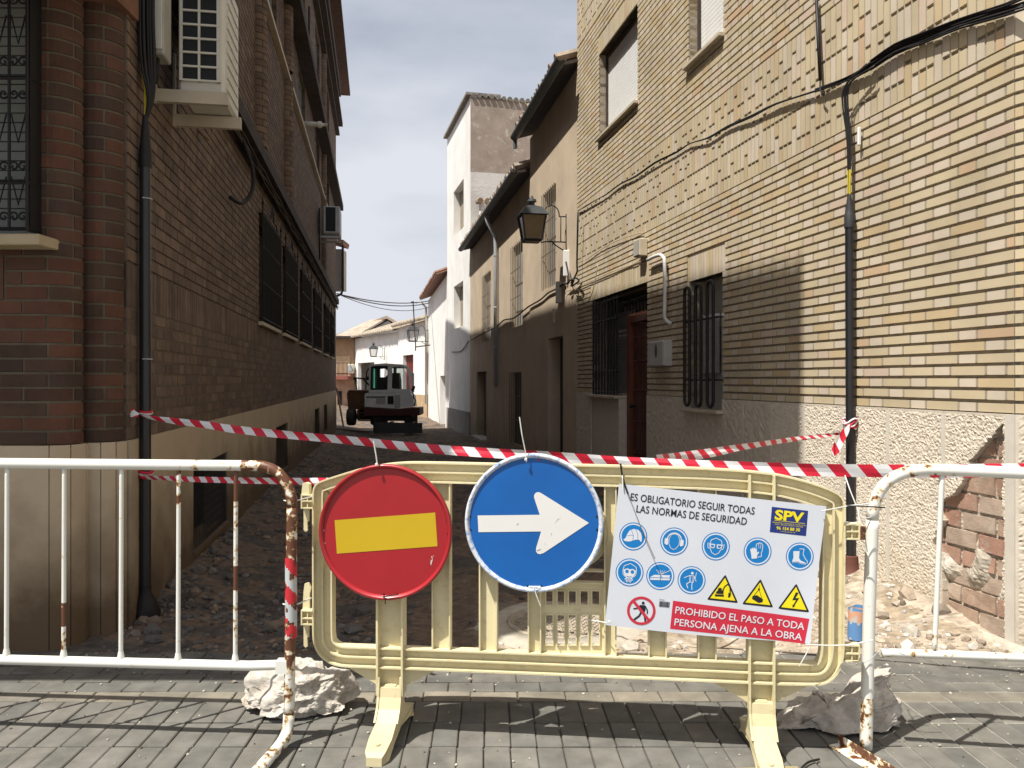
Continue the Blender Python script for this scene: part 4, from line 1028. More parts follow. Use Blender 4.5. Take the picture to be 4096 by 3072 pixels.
# thin tan cables near door
g = MB(); 
for pts, sd in (([(643,233),(637,234),(618,240),(600,250),(588,258),(578,263)],3),([(644,255),(637,262),(625,267),(612,272),(600,277),(585,284),(572,290),(566,292),(564,300)],4)): wire(g, pts, .02, .005, seed=sd, k=6)
tag(g.build('thin_cable', pmat('tan_cable', (.42,.33,.22), rough=.7), None, smooth=True), 'thin tan cables tacked over the studded door', 'cable')
jb = thing('junction_box', wallpt(644,256,.0), 'small beige junction box above the studded door', 'junction box')
a_, z_ = FR.hit(646.5,256,0); g = MB(); g.cham(FR.p(a_-.04,-.0,z_-.0), FR.d*.20, FR.n*.10, V((0,0,.20)), .008); g.build('case', M_SILL, jb)
g = MB(); g.cham(FR.p(a_-.03,.1005,z_+.01), FR.d*.18, FR.n*.008, V((0,0,.18)), .003); g.build('lid', pmat('pale_grey_box', (.36,.35,.30)), jb)
g = MB(); P = [(648,260),(655,256.5),(661,255),(664,258),(665,263),(665.3,300),(665.3,318),(667,324)]; A = [FR.hit(x, y, .05) for x, y in P]
g.tube(cat_rom([FR.p(a, .055 if i < 7 else .0, z) for i, (a, z) in enumerate(A)], 3), .020, 10)
tag(g.build('plastic_pipe', pmat('white_pvc', (.62,.62,.60), rough=.4), None, smooth=True), 'bent white plastic pipe beside the studded door', 'pipe')
mbx = thing('meter_box', wallpt(665,350,0), 'grey meter box on the yellow brick wall beside the door', 'meter box')
a0_, zt_ = FR.hit(672,340,0); a1_, _ = FR.hit(656,340,0); zb_ = FR.hit(664,366.5,0)[1]
g = MB(); g.cham(FR.p(a0_,-.01,zb_), FR.d*(a1_-a0_), FR.n*.10, V((0,0,zt_-zb_)), .01); g.build('case', pmat('meter_grey', (.40,.39,.36), rough=.5), mbx)
g = MB(); g.cham(FR.p(a0_+.01,.0905,zb_+.01), FR.d*(a1_-a0_-.02), FR.n*.012, V((0,0,zt_-zb_-.02)), .004); ld = g.build('door', pmat('meter_grey', (.40,.39,.36)), mbx)
g = MB(); am = (a0_+a1_)/2-.03; P = []
g.prism([(am+.045*math.cos(t*.524)*.8, (zt_+zb_)/2+.03+.075*math.sin(t*.524)) for t in range(12)], lambda x, y, t: FR.p(x, t, y), .1026, .106); g.build('lock_plate', pmat('dark_lock', (.10,.10,.09)), ld)

# ================= wall lanterns and tangled wires =================
def lantern(base, out, S, lab, name='wall_lantern', group=None, up=None):
    base = V(base); out = V(out).normalized(); side = V((-out.y, out.x, 0)); t = thing(name, base, lab, 'street lamp', group)
    c = base+out*.62*S
    P = lambda u, z: base+out*u*S+V((0,0,z*S))
    g = MB(); g.tube([P(0,.52), P(.0,-.16)], .014*S, 6); g.tube([P(0,.02), P(.36,.02), P(.46,.0)], .012*S, 6); g.tube([P(0,.47), P(.13,.47)], .011*S, 6)
    pts = [P(.10,.02), P(.10,.47)]; g.tube(pts, .010*S, 5)
    g.tube([P(.13,.47)]+[P(.27-.14*math.cos(th), .50+.16*math.sin(th)) for th in [i*.35 for i in range(10)]]+[P(.42,.5)], .010*S, 6)
    g.tube([P(0,-.14), P(.06,-.12), P(.15,-.07), P(.22,-.02), P(.26,.02)], .011*S, 6); g.tube([P(.26+.03*math.cos(i*.6), -.0+.03*math.sin(i*.6)) for i in range(9)], .008*S, 5)
    g.build('bracket', M_DARK, t, smooth=True)
    def sq(w, z, tw=0): return [c+out*(a*w/2)*S+side*(b*w/2)*S+V((0,0,z*S)) for a, b in ((-1,-1),(1,-1),(1,1),(-1,1))]
    g = MB()
    def fr_(q1, q2, r): 
        for i in range(4): g.tube([q1[i], q2[i]], r*S, 6)
    b0, b1 = sq(.30,.03), sq(.42,.46)
    fr_(b0, b1, .014)
    for q in (b0, b1):
        for i in range(4): g.tube([q[i], q[(i+1) % 4]], .016*S, 6)
    g.add([*sq(.27,.0), *sq(.30,.035)], [(0,1,2,3),(0,1,5,4),(1,2,6,5),(2,3,7,6),(3,0,4,7)])
    g.build('frame', M_DARK, t, autos=40)
    g = MB(); r0, r1, r2 = sq(.50,.46), sq(.30,.60), sq(.11,.64)
    for a, b in ((r0, r1), (r1, r2)): g.add(a+b, [(i, (i+1) % 4, 4+(i+1) % 4, 4+i) for i in range(4)])
    g.add(r0, [(0,1,2,3)]); g.lathe([(.05*S,.63*S),(.05*S,.70*S),(.085*S,.71*S),(.075*S,.75*S),(.03*S,.77*S),(.018*S,.81*S),(0,.82*S)], c, (0,0,1), 10)
    g.build('lamp_cap', pmat('weathered_dark_zinc', (.045,.05,.053), rough=.5, var=.3), t, autos=35)
    g = MB(); i0, i1 = sq(.285,.045), sq(.405,.45); g.add(i0+i1, [(i, (i+1) % 4, 4+(i+1) % 4, 4+i) for i in range(4)])
    g.build('glass', GLN if S < 2 and lab.startswith('large') else clear_glass('clear_lamp_glass', (.85,.85,.85)), t)
    return t
GLN = pmat('amber_lamp_glass', (.13,.085,.045), rough=.15, var=.15, spec=.6)
lp = at(566.5,288*1.0,13.05)
bz = H-(257-HY)/F*13.0
lantern((.885,13.03,at(0,243,13.0).z), (-.985,-.175,0), .92, 'large wall lantern with amber glass on the taller tan house')
b2 = at(428,343,39.7); lantern((b2.x-.0,b2.y,b2.z+.05), (-.96,-.28,0), 1.22, 'distant black wall lantern above the dark red gate')
b3 = at(384.5,357,47.5); lantern((b3.x,b3.y,b3.z-.0), (-.95,-.3,0), 1.05, 'small farthest wall lantern left of the excavator cab')
def tpt(px, py, n=.02): a, z = FT.hit(px, py, n); return FT.p(a, n, z)
g = MB()
g.tube(cat_rom([tpt(x, y, .03) for x, y in ((565,283),(556,289),(548,293),(540,300),(528,307),(514,318),(504,320),(496,327),(482,334),(471,340))], 3), .016, 6)
g.tube(cat_rom([FW_.p(.1,.03,at(0,341,25.7).z), FW_.p(1.5,.03,at(0,348,27).z-.1), FW_.p(3.5,.03,at(0,352,29).z-.0)], 4), .016, 5)
tag(g.build('wall_cable', M_CBLB, None, smooth=True), 'dark cable sagging along the tan houses under the barred windows', 'cable')
g = MB(); q = tpt(568,279,.05)
for pts in (((566,262),(568,272),(569,282),(566,284)),((571,283),(577,272),(577,262),(578,212)),((571,283),(575,278),(579,281),(572,286)),((566,284),(571,280),(574,280),(571,286))): g.tube(cat_rom([tpt(x, y, .07+.01*i) for i, (x, y) in enumerate(pts)], 4), .014, 5)
tag(g.build('cable_knot', M_CBL, None, smooth=True), 'tangled knot of black cables under the large wall lantern', 'cables')
g = MB(); g.tube(cat_rom([tpt(572,284,.08), FR.p(8.1,.05,2.72), FR.p(7.75,.04,2.52), FR.p(7.4,.04,2.66), FR.p(7.2,.03,3.0)], 5), .006, 5); tag(g.build('thin_white_wire', M_SILL, None, smooth=True), 'pale loose wire looping between the tan house and the yellow brick wall', 'wire')
g = MB(); p_ = tpt(567,270,.03); g.cham(p_+V((-.06,-.02,-.1)), V((.11,0,0)), V((0,.08,0)), V((0,0,.42)), .01); sb_ = g.build('splice_box', M_WSH, None); tag(sb_, 'small white splice box under the large wall lantern', 'junction box')
g = MB(); p_ = tpt(560,297,.03); g.cham(p_+V((-.07,-.02,-.1)), V((.15,0,0)), V((0,.1,0)), V((0,0,.36)), .01); tag(g.build('junction_box', pmat('pale_grey_box', (.36,.35,.30)), None), 'grey junction box on the tan wall above the dark doorway', 'junction box')
g = MB(); p_ = tpt(555,315,.0); g.cham(p_+V((-.04,-.02,-.13)), V((.08,.0,0)), V((0,.03,0)), V((0,0,.24)), .005); tag(g.build('number_plaque', M_SILL, None), 'little pale plaque beside the dark doorway of the taller tan house', 'plaque')
# overhead cables across the street
for i, (dz, sg, r, lab) in enumerate(((0,1.0,.02,'upper'),(-.10,1.3,.02,'middle'),(-.30,1.7,.013,'lowest and thinnest'))):
    g = MB(); A = V((-5.76,26.3,4.22)); B = V((-3.95,38.2,5.16+dz)); pts = []
    for k in range(17): t = k/16; p = A+(B-A)*t; p.z -= sg*.20*4*t*(1-t); pts.append(p)
    g.tube(pts, r, 5); tag(g.build('overhead_cable', M_CBL, None), lab+' of the three black cables slung across the far street', 'cable', 'overhead cables across the street')
g = MB(); A = at(413,301,38.5); g.tube([A, at(415.5,345,38.5), at(415.5,351,38.5)], .03, 5); g.tube([at(411,302,38.5), at(417,303,38.5)], .025, 5); g.tube([at(415.5,347,38.5), V((-3.95,38.6,at(0,345,38.5).z))], .03, 5); tag(g.build('service_mast', M_BRN, None), 'thin dark pole on the far white wall carrying the overhead cables', 'pole')

# ================= excavator =================
YE = 26.0; EX = thing('mini_excavator', at(400,432,YE), 'grey mini excavator with a glazed cab parked in the narrow street', 'excavator')
def e2(zx, zy, d=0): p = at((1320+.3014*zx)/4, (1250+.3014*zy)/4, YE); return V((p.x, YE+d, p.z))
def ebox(mb, x0, x1, y0, y1, d0, d1, col=(1,1,1), bev=.02): a, b = e2(x0, y1), e2(x1, y0); mb.cham(V((a.x, YE+d0, a.z)), V((b.x-a.x,0,0)), V((0,d1-d0,0)), V((0,0,b.z-a.z)), bev, col)
def epoly(mb, pts, d0, d1, holes=()): mb.prism([(e2(x,y).x, e2(x,y).z) for x, y in pts], lambda x, y, t: V((x, YE+t, y)), d0, d1, holes=[[(e2(x,y).x, e2(x,y).z) for x, y in h] for h in holes])
M_EG = pmat('grey_machine_paint', (.66,.69,.68), rough=.5, var=.12, scale=3); M_ER = pmat('dark_red_machine_paint', (.06,.02,.016), rough=.5, var=.2)
g = MB(); epoly(g, [(460,1090),(475,1070),(1060,1068),(1095,1110),(1115,1250),(860,1275),(460,1250)], 0, .8); bd = g.build('engine_cover', M_EG, EX)
g = MB(); ebox(g, 765, 845, 1108, 1215, -.02, .0); g.build('vent_panel', M_DARK, bd)
g = MB()
for i in range(5):
    for k in range(2): ebox(g, 858+k*40, 892+k*40, 1095+i*35, 1124+i*35, -.02, .0, bev=.004)
g.build('louvre', pmat('pale_louvre', (.36,.38,.38), rough=.5), bd)
g = MB(); ebox(g, 612, 735, 1140, 1215, -.006, 0, bev=.001); g.build('decal', pmat('pale_decal', (.40,.38,.36)), bd)
g = MB(); ebox(g, 480, 735, 1112, 1136, -.006, 0, bev=.001); g.build('name_strip', pmat('dark_strip', (.13,.14,.14)), bd)
g = MB(); epoly(g, [(455,1262),(860,1285),(1118,1262),(1195,1262),(1198,1352),(1185,1366),(460,1366)], -.12, 1.0); g.build('counterweight', M_ER, EX)
g = MB(); ebox(g, 620, 1090, 1366, 1440, .0, .9); g.build('undercarriage', M_DARK, EX)
for x0, x1 in ((590,700),(1000,1110)):
    g = MB(); a, b = e2(x0,1570), e2(x1,1390); prof = []
    for k in range(18): th = 2*math.pi*k/18; cy = .55 if math.cos(th) > 0 else -.35; prof.append((YE+.35+cy+.19*math.cos(th), (a.z+b.z)/2+.0+(b.z-a.z)/2*math.sin(th)))
    g.prism(prof, lambda x, y, t: V((t, x, y)), a.x, b.x)
    for k in range(14): yy = YE-.2+k*.09; g.box(a.x-.01, b.x+.01, yy, yy+.05, a.z-.012, b.z+.014)
    g.build('track', pmat('rubber_track', (.02,.018,.016), rough=.9), EX)
g = MB(); epoly(g, [(632,1445),(1258,1450),(1255,1580),(636,1582)], -.75, -.68); bl = g.build('dozer_blade', pmat('dark_steel', (.05,.05,.05), rough=.6, var=.2), EX)
g = MB(); a = e2(800,1480); b = e2(1080,1480); g.box(a.x, a.x+.1, YE-.68, YE+.2, a.z-.05, a.z+.08); g.box(b.x, b.x+.1, YE-.68, YE+.2, a.z-.05, a.z+.08); g.build('blade_arm', M_DARK, bl)
g = MB(); epoly(g, [(515,1065),(520,690),(735,676),(960,690),(1010,715),(1045,790),(1070,1067)], 0, .05, holes=[[(532,1028),(540,720),(600,710),(755,708),(770,720),(762,1012),(755,1026)],[(820,1000),(826,730),(850,718),(975,722),(1020,760),(1045,860),(1042,1012),(1025,1020),(835,1012)]])
cab = g.build('cab', M_EG, EX); g = MB(); epoly(g, [(545,1060),(545,700),(970,700),(1040,800),(1060,1060)], 1.15, 1.2, holes=[[(590,1020),(590,730),(770,730),(770,1020)],[(815,1020),(815,735),(960,735),(1010,810),(1030,1020)]])
g.build('cab_front_frame', M_EG, cab)
g = MB(); epoly(g, [(515,690),(735,674),(965,690),(965,705),(515,705)], -.02, 1.25); g.build('cab_roof', M_EG, cab)
g = MB(); a = e2(515,1065); b = e2(520,700)
for d in (.05, 1.1): ebox(g, 516, 534, 700, 1065, d, d+.06, bev=.005); ebox(g, 1040, 1060, 800, 1065, d, d+.06, bev=.005)
ebox(g, 516, 1065, 1040, 1066, .05, 1.15); g.build('cab_pillars', M_EG, cab)
g = MB(); epoly(g, [(532,1028),(540,712),(768,708),(762,1026)], .02, .025, holes=[[(655,750),(735,745),(760,770),(758,830),(735,858),(655,860)],[(570,745),(612,745),(612,1000),(570,1000)]]); g.build('side_window', pmat('tinted_pane', (.03,.035,.035), rough=.1), cab)
g = MB(); epoly(g, [(570,745),(612,745),(612,1000),(570,1000)], .02, .024); g.build('green_pane', clear_glass('green_glass', (.35,.75,.62)), cab)
g = MB(); epoly(g, [(820,1010),(826,722),(975,722),(1040,860),(1042,1015)], .02, .024); g.build('rear_window', clear_glass('grey_glass', (.75,.8,.8)), cab)
g = MB(); epoly(g, [(700,1060),(700,860),(760,800),(880,800),(895,900),(900,1060)], .45, .95); g.build('seat', M_DARK, cab)
g = MB(); g.tube([e2(1100,1050,-.02), e2(1115,1140,-.05), e2(1140,1160,-.05), e2(1120,1240,-.02)], .02, 6); g.tube([e2(1100,975,0), e2(1105,1050,0)], .02, 5); g.build('hose', M_DARK, EX)
g = MB(); epoly(g, [(1080,1020),(1115,970),(1135,985),(1120,1030),(1085,1050)], -.05, .0); g.build('mirror', M_DARK, cab)
g = MB(); g.tube([e2(512,740,0), e2(485,800,0), e2(475,1030,0)], .02, 6); g.build('handrail', M_DARK, cab)
# ---- dumper behind-left
DU = thing('site_dumper', at(355,428,YE+.6), 'brown tipping dumper standing left of the excavator', 'dumper')
YD = .9
g = MB(); epoly(g, [(172,1075),(200,1035),(500,1035),(500,1062),(470,1080),(455,1300),(190,1290)], YD-.3, YD+.9); g.build('skip', pmat('mud_brown_paint', (.13,.07,.035), rough=.8, var=.3, scale=4), DU)
g = MB(); epoly(g, [(170,1080),(198,1030),(500,1030),(500,1045),(205,1045),(185,1084)], YD-.33, YD-.301); g.build('skip_rim', pmat('worn_edge', (.28,.22,.14), rough=.7), DU)
for zx, d in ((240, YD-.45), (540, YD-.15)):
    w_ = MB(); c_ = e2(zx, 1395, 0); r_ = .29; w_.lathe([(.12,-.13),(.26,-.13),(r_,-.08),(r_,.08),(.26,.13),(.12,.13)], (c_.x, YE+d+.1, c_.z), (1,0,.0), 20); wh = w_.build('wheel', pmat('muddy_tyre', (.05,.042,.036), rough=.95, var=.3), DU, autos=40)
    w_ = MB(); w_.lathe([(0,-.1),(.13,-.1),(.14,.1),(0,.1)], (c_.x, YE+d+.1, c_.z), (1,0,0), 14); w_.build('rim', M_BRN, wh)
g = MB()
for zy in (1235, 1345, 1385, 1445): g.tube([e2(345,zy,YD-.4), e2(575,zy,YD-.4)], .022, 5)
g.tube([e2(350,1160,YD-.4), e2(335,1450,YD-.4)], .022, 5); g.build('step', pmat('rusty_step', (.16,.08,.04), rough=.8), DU)
g = MB(); ebox(g, 300, 600, 1300, 1440, YD-.2, YD+.6); g.build('chassis', M_DARK, DU)
g = MB(); g.tube([e2(238,866,YD), e2(420,880,YD), e2(500,870,YD)], .03, 6); g.tube([e2(268,866,YD), e2(280,1030,YD)], .03, 6); g.tube([e2(370,880,YD), e2(545,1060,YD)], .03, 6); ebox(g, 235, 275, 862, 895, YD-.05, YD+.05); ebox(g, 415, 500, 848, 898, YD-.08, YD+.08); g.build('roll_bar', M_BRN, DU)
# plank against the left wall
g = MB(); a, b = at(342.5,426,25.3), at(332.0,372+10,25.9); g.tube([at(343.5,427,25.2), at(336.5,388,25.9)], .03, 4); tag(g.build('wooden_pole', pmat('raw_wood', (.28,.2,.11), rough=.8)), 'thin wooden pole leaning on the far corner of the dark brick building', 'pole')
# ================= foreground barriers =================
M_RW = rustmat()
def rtube(mb, pts, r, rust, n=14, **k):
    for i in range(len(pts)-1):
        pass
    pts = [V(p) for p in pts]; c0 = len(mb.f); mb.tube(pts, r, n, (0,0,0), **k)
    for i in range(c0, len(mb.f)):
        f = mb.f[i]; q = V((0,0,0))
        for j in f: q += V(mb.v[j])
        q /= len(f); t = rust(q) if callable(rust) else rust; mb.c[i] = (t, 0, 0)
def dense(pts, st=.03):
    out = []
    for a, b in zip(pts[:-1], pts[1:]):
        a, b = V(a), V(b); n = max(1, int((b-a).length/st)); out += [a+(b-a)*i/n for i in range(n)]
    return out+[V(pts[-1])]
# ---- left metal barrier
FM = Frame((-.834,3.02), (-1.15,.08), (-.08,-1.15))     # s grows to the left
def lm(px, py): a, z = FM.hit(px, py); return FM.p(a, 0, z)
MBL = thing('metal_barrier', (-.834,3.02,0), 'rusty white tubular crowd barrier on the left with its striped post against the yellow barrier', 'crowd barrier')
rl = lambda q: .12 if q.x < -1.25 else (.30 if q.x < -1.02 else .62)
zt = lm(100,463.5).z; top = [FM.p(2.15,0,zt), FM.p(.13,0,zt-.004)]
arc = bez(FM.p(.13,0,zt-.004), FM.p(.05,0,zt-.004), FM.p(-.004,0,zt-.07), FM.p(-.004,0,zt-.16), 10)
post = [FM.p(-.004,0,zt-.16), FM.p(.0,0,.6), FM.p(.008,0,.12)]
foot = bez(FM.p(.008,0,.12), FM.p(.010,.0,.05), FM.p(.012,.02,.035), FM.p(.022,.12,.028), 8)+[FM.p(.03,.26,.026)]
g = MB(); rtube(g, dense(top)[:-1]+arc, .0205, rl); g.build('top_rail', M_RW, MBL, smooth=True)
g = MB(); rtube(g, dense(post, .03), .0205, lambda q: .64 if q.z > .32 else .48); g.build('post', M_RW, MBL, smooth=True)
g = MB(); rtube(g, foot, .0215, .42); g.build('foot', M_RW, MBL, smooth=True)
zb = lm(100,662).z; g = MB(); rtube(g, dense([FM.p(2.15,0,zb), FM.p(.16,0,zb), FM.p(.05,0,zb+.006)], .05), .0185, .10)
g.box(-.888,-.846,3.002,3.045,zb-.022,zb+.026,(0,0,0)); g.build('bottom_rail', M_RW, MBL, smooth=False, autos=40)
bars = [(236,1),(179,.35),(123,.12),(65,.12),(6.6,.10)]
for i in range(9):
    px = 236-57.2*i; a, _ = FM.hit(px, 560); g = MB(); ru = {0:.56,1:.30,3:.22}.get(i, .13)
    def rf_(q, i=i, ru=ru):
        if i == 0: return .95 if (q.z > .93 or .58 < q.z < .68) else .38
        if i == 3: return .95 if .44 < q.z < .52 else (.5 if q.z < .44 else .15)
        if i == 1: return .55 if q.z > .9 else .2
        return ru
    rtube(g, dense([FM.p(a,0,zt-.018), FM.p(a+.003,0,zb+.012)], .03), .0085, rf_, 8); g.lathe([(.015,0),(.0095,.03)], FM.p(a+.003,0,zb+.014), (0,0,1), 8, (.2,0,0)); g.build('bar', M_RW, MBL, smooth=True)
g = MB(); rr = .0222; zs0, zs1 = lm(291,637).z, lm(291,557).z; n = 24; m = 40; P0 = FM.p(0,0,0)
for k in range(m):
    for j in range(n):
        if noise.noise(V((j*.35, k*.22, 5))) > .30: continue
        z0 = zs0+(zs1-zs0)*k/m; z1 = zs0+(zs1-zs0)*(k+1)/m; t0, t1 = 2*math.pi*j/n, 2*math.pi*(j+1)/n
        ph = (z0/.125+j/n*1.0) % 1.0; col = (.50,.03,.04) if ph < .5 else (.45,.48,.47)
        q = lambda t, z: P0+V((rr*math.cos(t), rr*math.sin(t), z)); g.quad(q(t0,z0), q(t1,z0), q(t1,z1), q(t0,z1), col)
g.build('striped_wrap', pmat('tape_plastic', (.6,.6,.6), rough=.4, var=.05, attr=True), MBL, smooth=True, label='peeling red and white striped wrap on the post')
# ---- right metal barrier (leans slightly)
FB2 = Frame((1.308,2.956), (.529,-.086), (-.086,-.529))
def rm(px, py, n=0): a, z = FB2.hit(px, py, n); return FB2.p(a, n, z)
MBR = thing('metal_barrier', (1.308,2.956,0), 'white tubular crowd barrier on the right beside the exposed brick patch', 'crowd barrier')
pa, pb = rm(935,469.5), rm(1024,473); ext = pb+(pb-pa).normalized()*1.5
arc = bez(rm(935,469.5), rm(897,468), rm(873.5,482), rm(872.5,520), 12)
g = MB(); rtube(g, dense([ext, pa])[:-1]+arc, .0215, lambda q: .05 if q.x > 1.62 else .34); g.build('top_rail', M_RW, MBR, smooth=True)
g = MB(); rtube(g, dense([rm(872.5,520), rm(869,620), V((rm(866,745).x, rm(866,745).y, .02))]), .022, lambda q: .12 if q.z > .2 else .4); g.build('post', M_RW, MBR, smooth=True)
qa, qb = rm(882,652.5), rm(1024,657.5); qe = qb+(qb-qa).normalized()*1.5
g = MB(); rtube(g, dense([qa, qb, qe]), .0155, lambda q: .30); g.build('bottom_rail', M_RW, MBR, smooth=True)
ta, tb = FB2.hit(942,480)[0], FB2.hit(934.5,650)[0]
for i in range(7):
    t1 = FB2.p(ta+.33*i, 0, pa.z+(pb.z-pa.z)*((ta+.33*i)-(FB2.hit(935,470)[0]))/((pb-pa).length)-.015); b1 = FB2.p(tb+.33*i, 0, qa.z+(qb.z-qa.z)*((tb+.33*i)-FB2.hit(882,652)[0])/((qb-qa).length)+.012)
    g = MB(); rtube(g, dense([t1, b1]), .0095, lambda q: .55 if q.z < b1.z+.05 else .06, 8); g.build('bar', M_RW, MBR, smooth=True)
g = MB(); a = V((1.235,3.03,.0)); b = V((1.345,2.70,.0)); d = (b-a); s_ = V((-d.y, d.x, 0)).normalized()*.045
g.cham(a, d, -s_*1.0, V((0,0,.006)), .002, (.45,0,0)); g.cham(a-s_*0+V((0,0,.0)), d, V((0.004,0,0)), V((0,0,.04)), .001, (.6,0,0)); g.build('foot', M_RW, MBR)
g = MB(); q = rm(863,533); g.cham(q+V((-.02,-.0,-.026)), V((.034,0,0)), V((0,.008,0)), V((0,0,.05)), .003, (.75,0,0)); g.build('hinge_tab', M_RW, MBR, label='rusted hinge tab')
# ---- yellow plastic barrier
FY = Frame((-.7725,3.129), (1.9778,-.216), (-.216,-1.9778))
M_YP = pmat('cream_yellow_plastic', (.68,.605,.375), rough=.55, var=.07, scale=3, bump=.08, bscale=80, spec=.4, stain=((.42,.36,.2), 0, .35, .5), col2=(.50,.43,.25), c2amt=.33, c2scale=32, detail=8)
YBR = thing('plastic_barrier', FY.p(.99,0,0), 'cream yellow plastic pedestrian barrier in the middle carrying the signs and the poster', 'plastic barrier')
def yb(px, py, n=0): return FY.hit(px, py, n)
out_px = [(314.2,486),(316,482.6),(319,481.2),(333.9,476.3),(361,468),(386.8,463.3),(408.5,461.6),(449,462.2),(496.6,463.3),(545,463.7),(594,464.6),(650,466),(704,467.6),(740.7,469.7),(773.3,472.9),(790.9,476.6),(811,481.9),(831.6,489.3),(842.5,495),(843.5,499),(843.5,560),(842.7,625),(842.7,653.7),(840,667),(832.5,679),(822.4,683.8),(776.8,683),(650,677.4),(525,672.3),(404,667.5),(336.6,664.9),(323.4,658.3),(316,647.5),(314.3,636.8),(314.2,560)]
outl = [yb(x, y) for x, y in out_px]
def resample(poly, st=.02):
    o = []
    for i in range(len(poly)):
        a, b = poly[i], poly[(i+1) % len(poly)]; L_ = math.dist(a, b); n = max(1, int(L_/st)); o += [(a[0]+(b[0]-a[0])*k/n, a[1]+(b[1]-a[1])*k/n) for k in range(n)]
    for _ in range(3): o = [((o[i-1][0]+2*o[i][0]+o[(i+1) % len(o)][0])/4, (o[i-1][1]+2*o[i][1]+o[(i+1) % len(o)][1])/4) for i in range(len(o))]
    return o
OUT = resample(outl)
def offset(poly, d):
    n = len(poly); o = []; ar = sum(poly[i-1][0]*poly[i][1]-poly[i][0]*poly[i-1][1] for i in range(n)); s_ = 1 if ar > 0 else -1
    for i in range(n):
        a, b = poly[i-2], poly[(i+2) % n]; t = (b[0]-a[0], b[1]-a[1]); L_ = math.hypot(*t) or 1; o.append((poly[i][0]-s_*t[1]/L_*d, poly[i][1]+s_*t[0]/L_*d))
    return o
def loop_rib(mb, off, th, n0, n1):
    A, B = offset(OUT, off), offset(OUT, off+th); n = len(A)
    vs = [FY.p(*(p[0], n1, p[1])) for p in A]+[FY.p(p[0], n1, p[1]) for p in B]+[FY.p(p[0], n0, p[1]) for p in A]+[FY.p(p[0], n0, p[1]) for p in B]; fs = []
    for i in range(n): j = (i+1) % n; fs += [(i,j,n+j,n+i),(i,2*n+i,2*n+j,j),(n+i,n+j,3*n+j,3*n+i),(2*n+i,3*n+i,3*n+j,2*n+j)]
    mb.add(vs, fs)
def loop_web(mb, o0, o1, n0, n1):
    A, B = offset(OUT, o0), offset(OUT, o1); n = len(A); vs = [FY.p(p[0], n1, p[1]) for p in A]+[FY.p(p[0], n1, p[1]) for p in B]+[FY.p(p[0], n0, p[1]) for p in A]+[FY.p(p[0], n0, p[1]) for p in B]; fs = []
    for i in range(n): j = (i+1) % n; fs += [(i,j,n+j,n+i),(2*n+i,3*n+i,3*n+j,2*n+j)]
    mb.add(vs, fs)
g = MB(); loop_rib(g, 0, .006, -.024, .024); loop_rib(g, .036, .0055, -.0239, .020); loop_rib(g, .073, .006, -.0238, .022); loop_web(g, .004, .075, -.006, -.002)
zi0, zi1 = yb(560,660)[1], yb(560,486)[1]
ua, ub = FY.hit(748,560)[0], FY.hit(772.6,560)[0]
g.build('frame', M_YP, YBR)
zin_top = lambda u: min(zi1, 9)
def inner_z(u):
    B = offset(OUT, .076); zs = []
    for i in range(len(B)):
        a, b = B[i-1], B[i]
        if (a[0]-u)*(b[0]-u) <= 0 and abs(a[0]-b[0]) > 1e-9: zs.append(a[1]+(b[1]-a[1])*(u-a[0])/(b[0]-a[0]))
    return min(zs), max(zs)
for x0, x1 in ((433,450.5),(480,497),(528.5,541),(604.6,616),(648.5,666),(698,715.6)):
    u0, u1 = yb(x0,560)[0], yb(x1,560)[0]; z0, z1 = inner_z((u0+u1)/2); g = MB()
    FY.bx(g, u0, u1, -.010, -.005, z0+.001, z1-.001); FY.bx(g, u0-.002, u0+.0035, -.0235, .017, z0+.001, z1-.001); FY.bx(g, u1-.0035, u1+.002, -.0235, .017, z0+.001, z1-.001)
    g.build('upright', M_YP, YBR)
def foot_post(x0, x1, tag_=None):
    u0, u1 = yb(x0,620)[0], yb(x1,620)[0]; uc = (u0+u1)/2; hw = .043; g = MB()
    zz = [p[1] for p in OUT if abs(p[0]-uc) < .03]; ztop = max(zz)-.012 if x0 > 500 else yb(390,480)[1]
    FY.bx(g, u0+.003, u1-.003, -.010, -.004, .2, ztop); FY.bx(g, u0-.003, u0+.0045, -.03, .034, .17, ztop); FY.bx(g, u1-.0045, u1+.003, -.03, .034, .17, ztop)
    g.build('foot_column', M_YP, YBR)
    g = MB()
    prof = [(-.034,.20),(.030,.20),(.034,.165),(.048,.125),(.085,.085),(.16,.062),(.225,.045),(.243,.032),(.245,.0),(.20,.0),(.12,.03),(.0,.045),(-.12,.03),(-.20,.0),(-.245,.0),(-.243,.03),(-.225,.043),(-.16,.06),(-.085,.085),(-.05,.12),(-.036,.165)]
    def fp(n_, z, t):
        w = hw+(.004 if abs(n_) > .1 else .0)-(.016 if abs(n_) > .240 else .006 if abs(n_) > .22 else 0); return FY.p(uc+t*w, n_, z)
    g.prism(prof, fp, -.92, .92); g.prism([(-.02,.205),(.022,.205),(.022,.17),(-.02,.17)], fp, -.5, .5)
    # raised side edges
    for sg in (-1, 1): g.prism([(.02,.24),(.032,.24),(.038,.165),(.052,.128),(.088,.089),(.05,.09),(.02,.14)], lambda n_, z, t: FY.p(uc+sg*(hw-.004+t*.008), n_, z), 0, 1)
    g.lathe([(.0,.004),(.009,.004),(.010,.0)], FY.p(uc+.0, .19, .055), (0,0,1), 10)
    o = g.build('foot', M_YP, YBR)
    for sg in (-1, 1):
        w_ = MB(); w_.prism([(uc+sg*.045, .275),(uc+sg*.195, .275),(uc+sg*.065, .205),(uc+sg*.045, .19)], lambda x, y, t: FY.p(x, t, y), -.02, .004); w_.build('gusset', M_YP, o)
foot_post(379, 404); foot_post(748, 772.6)
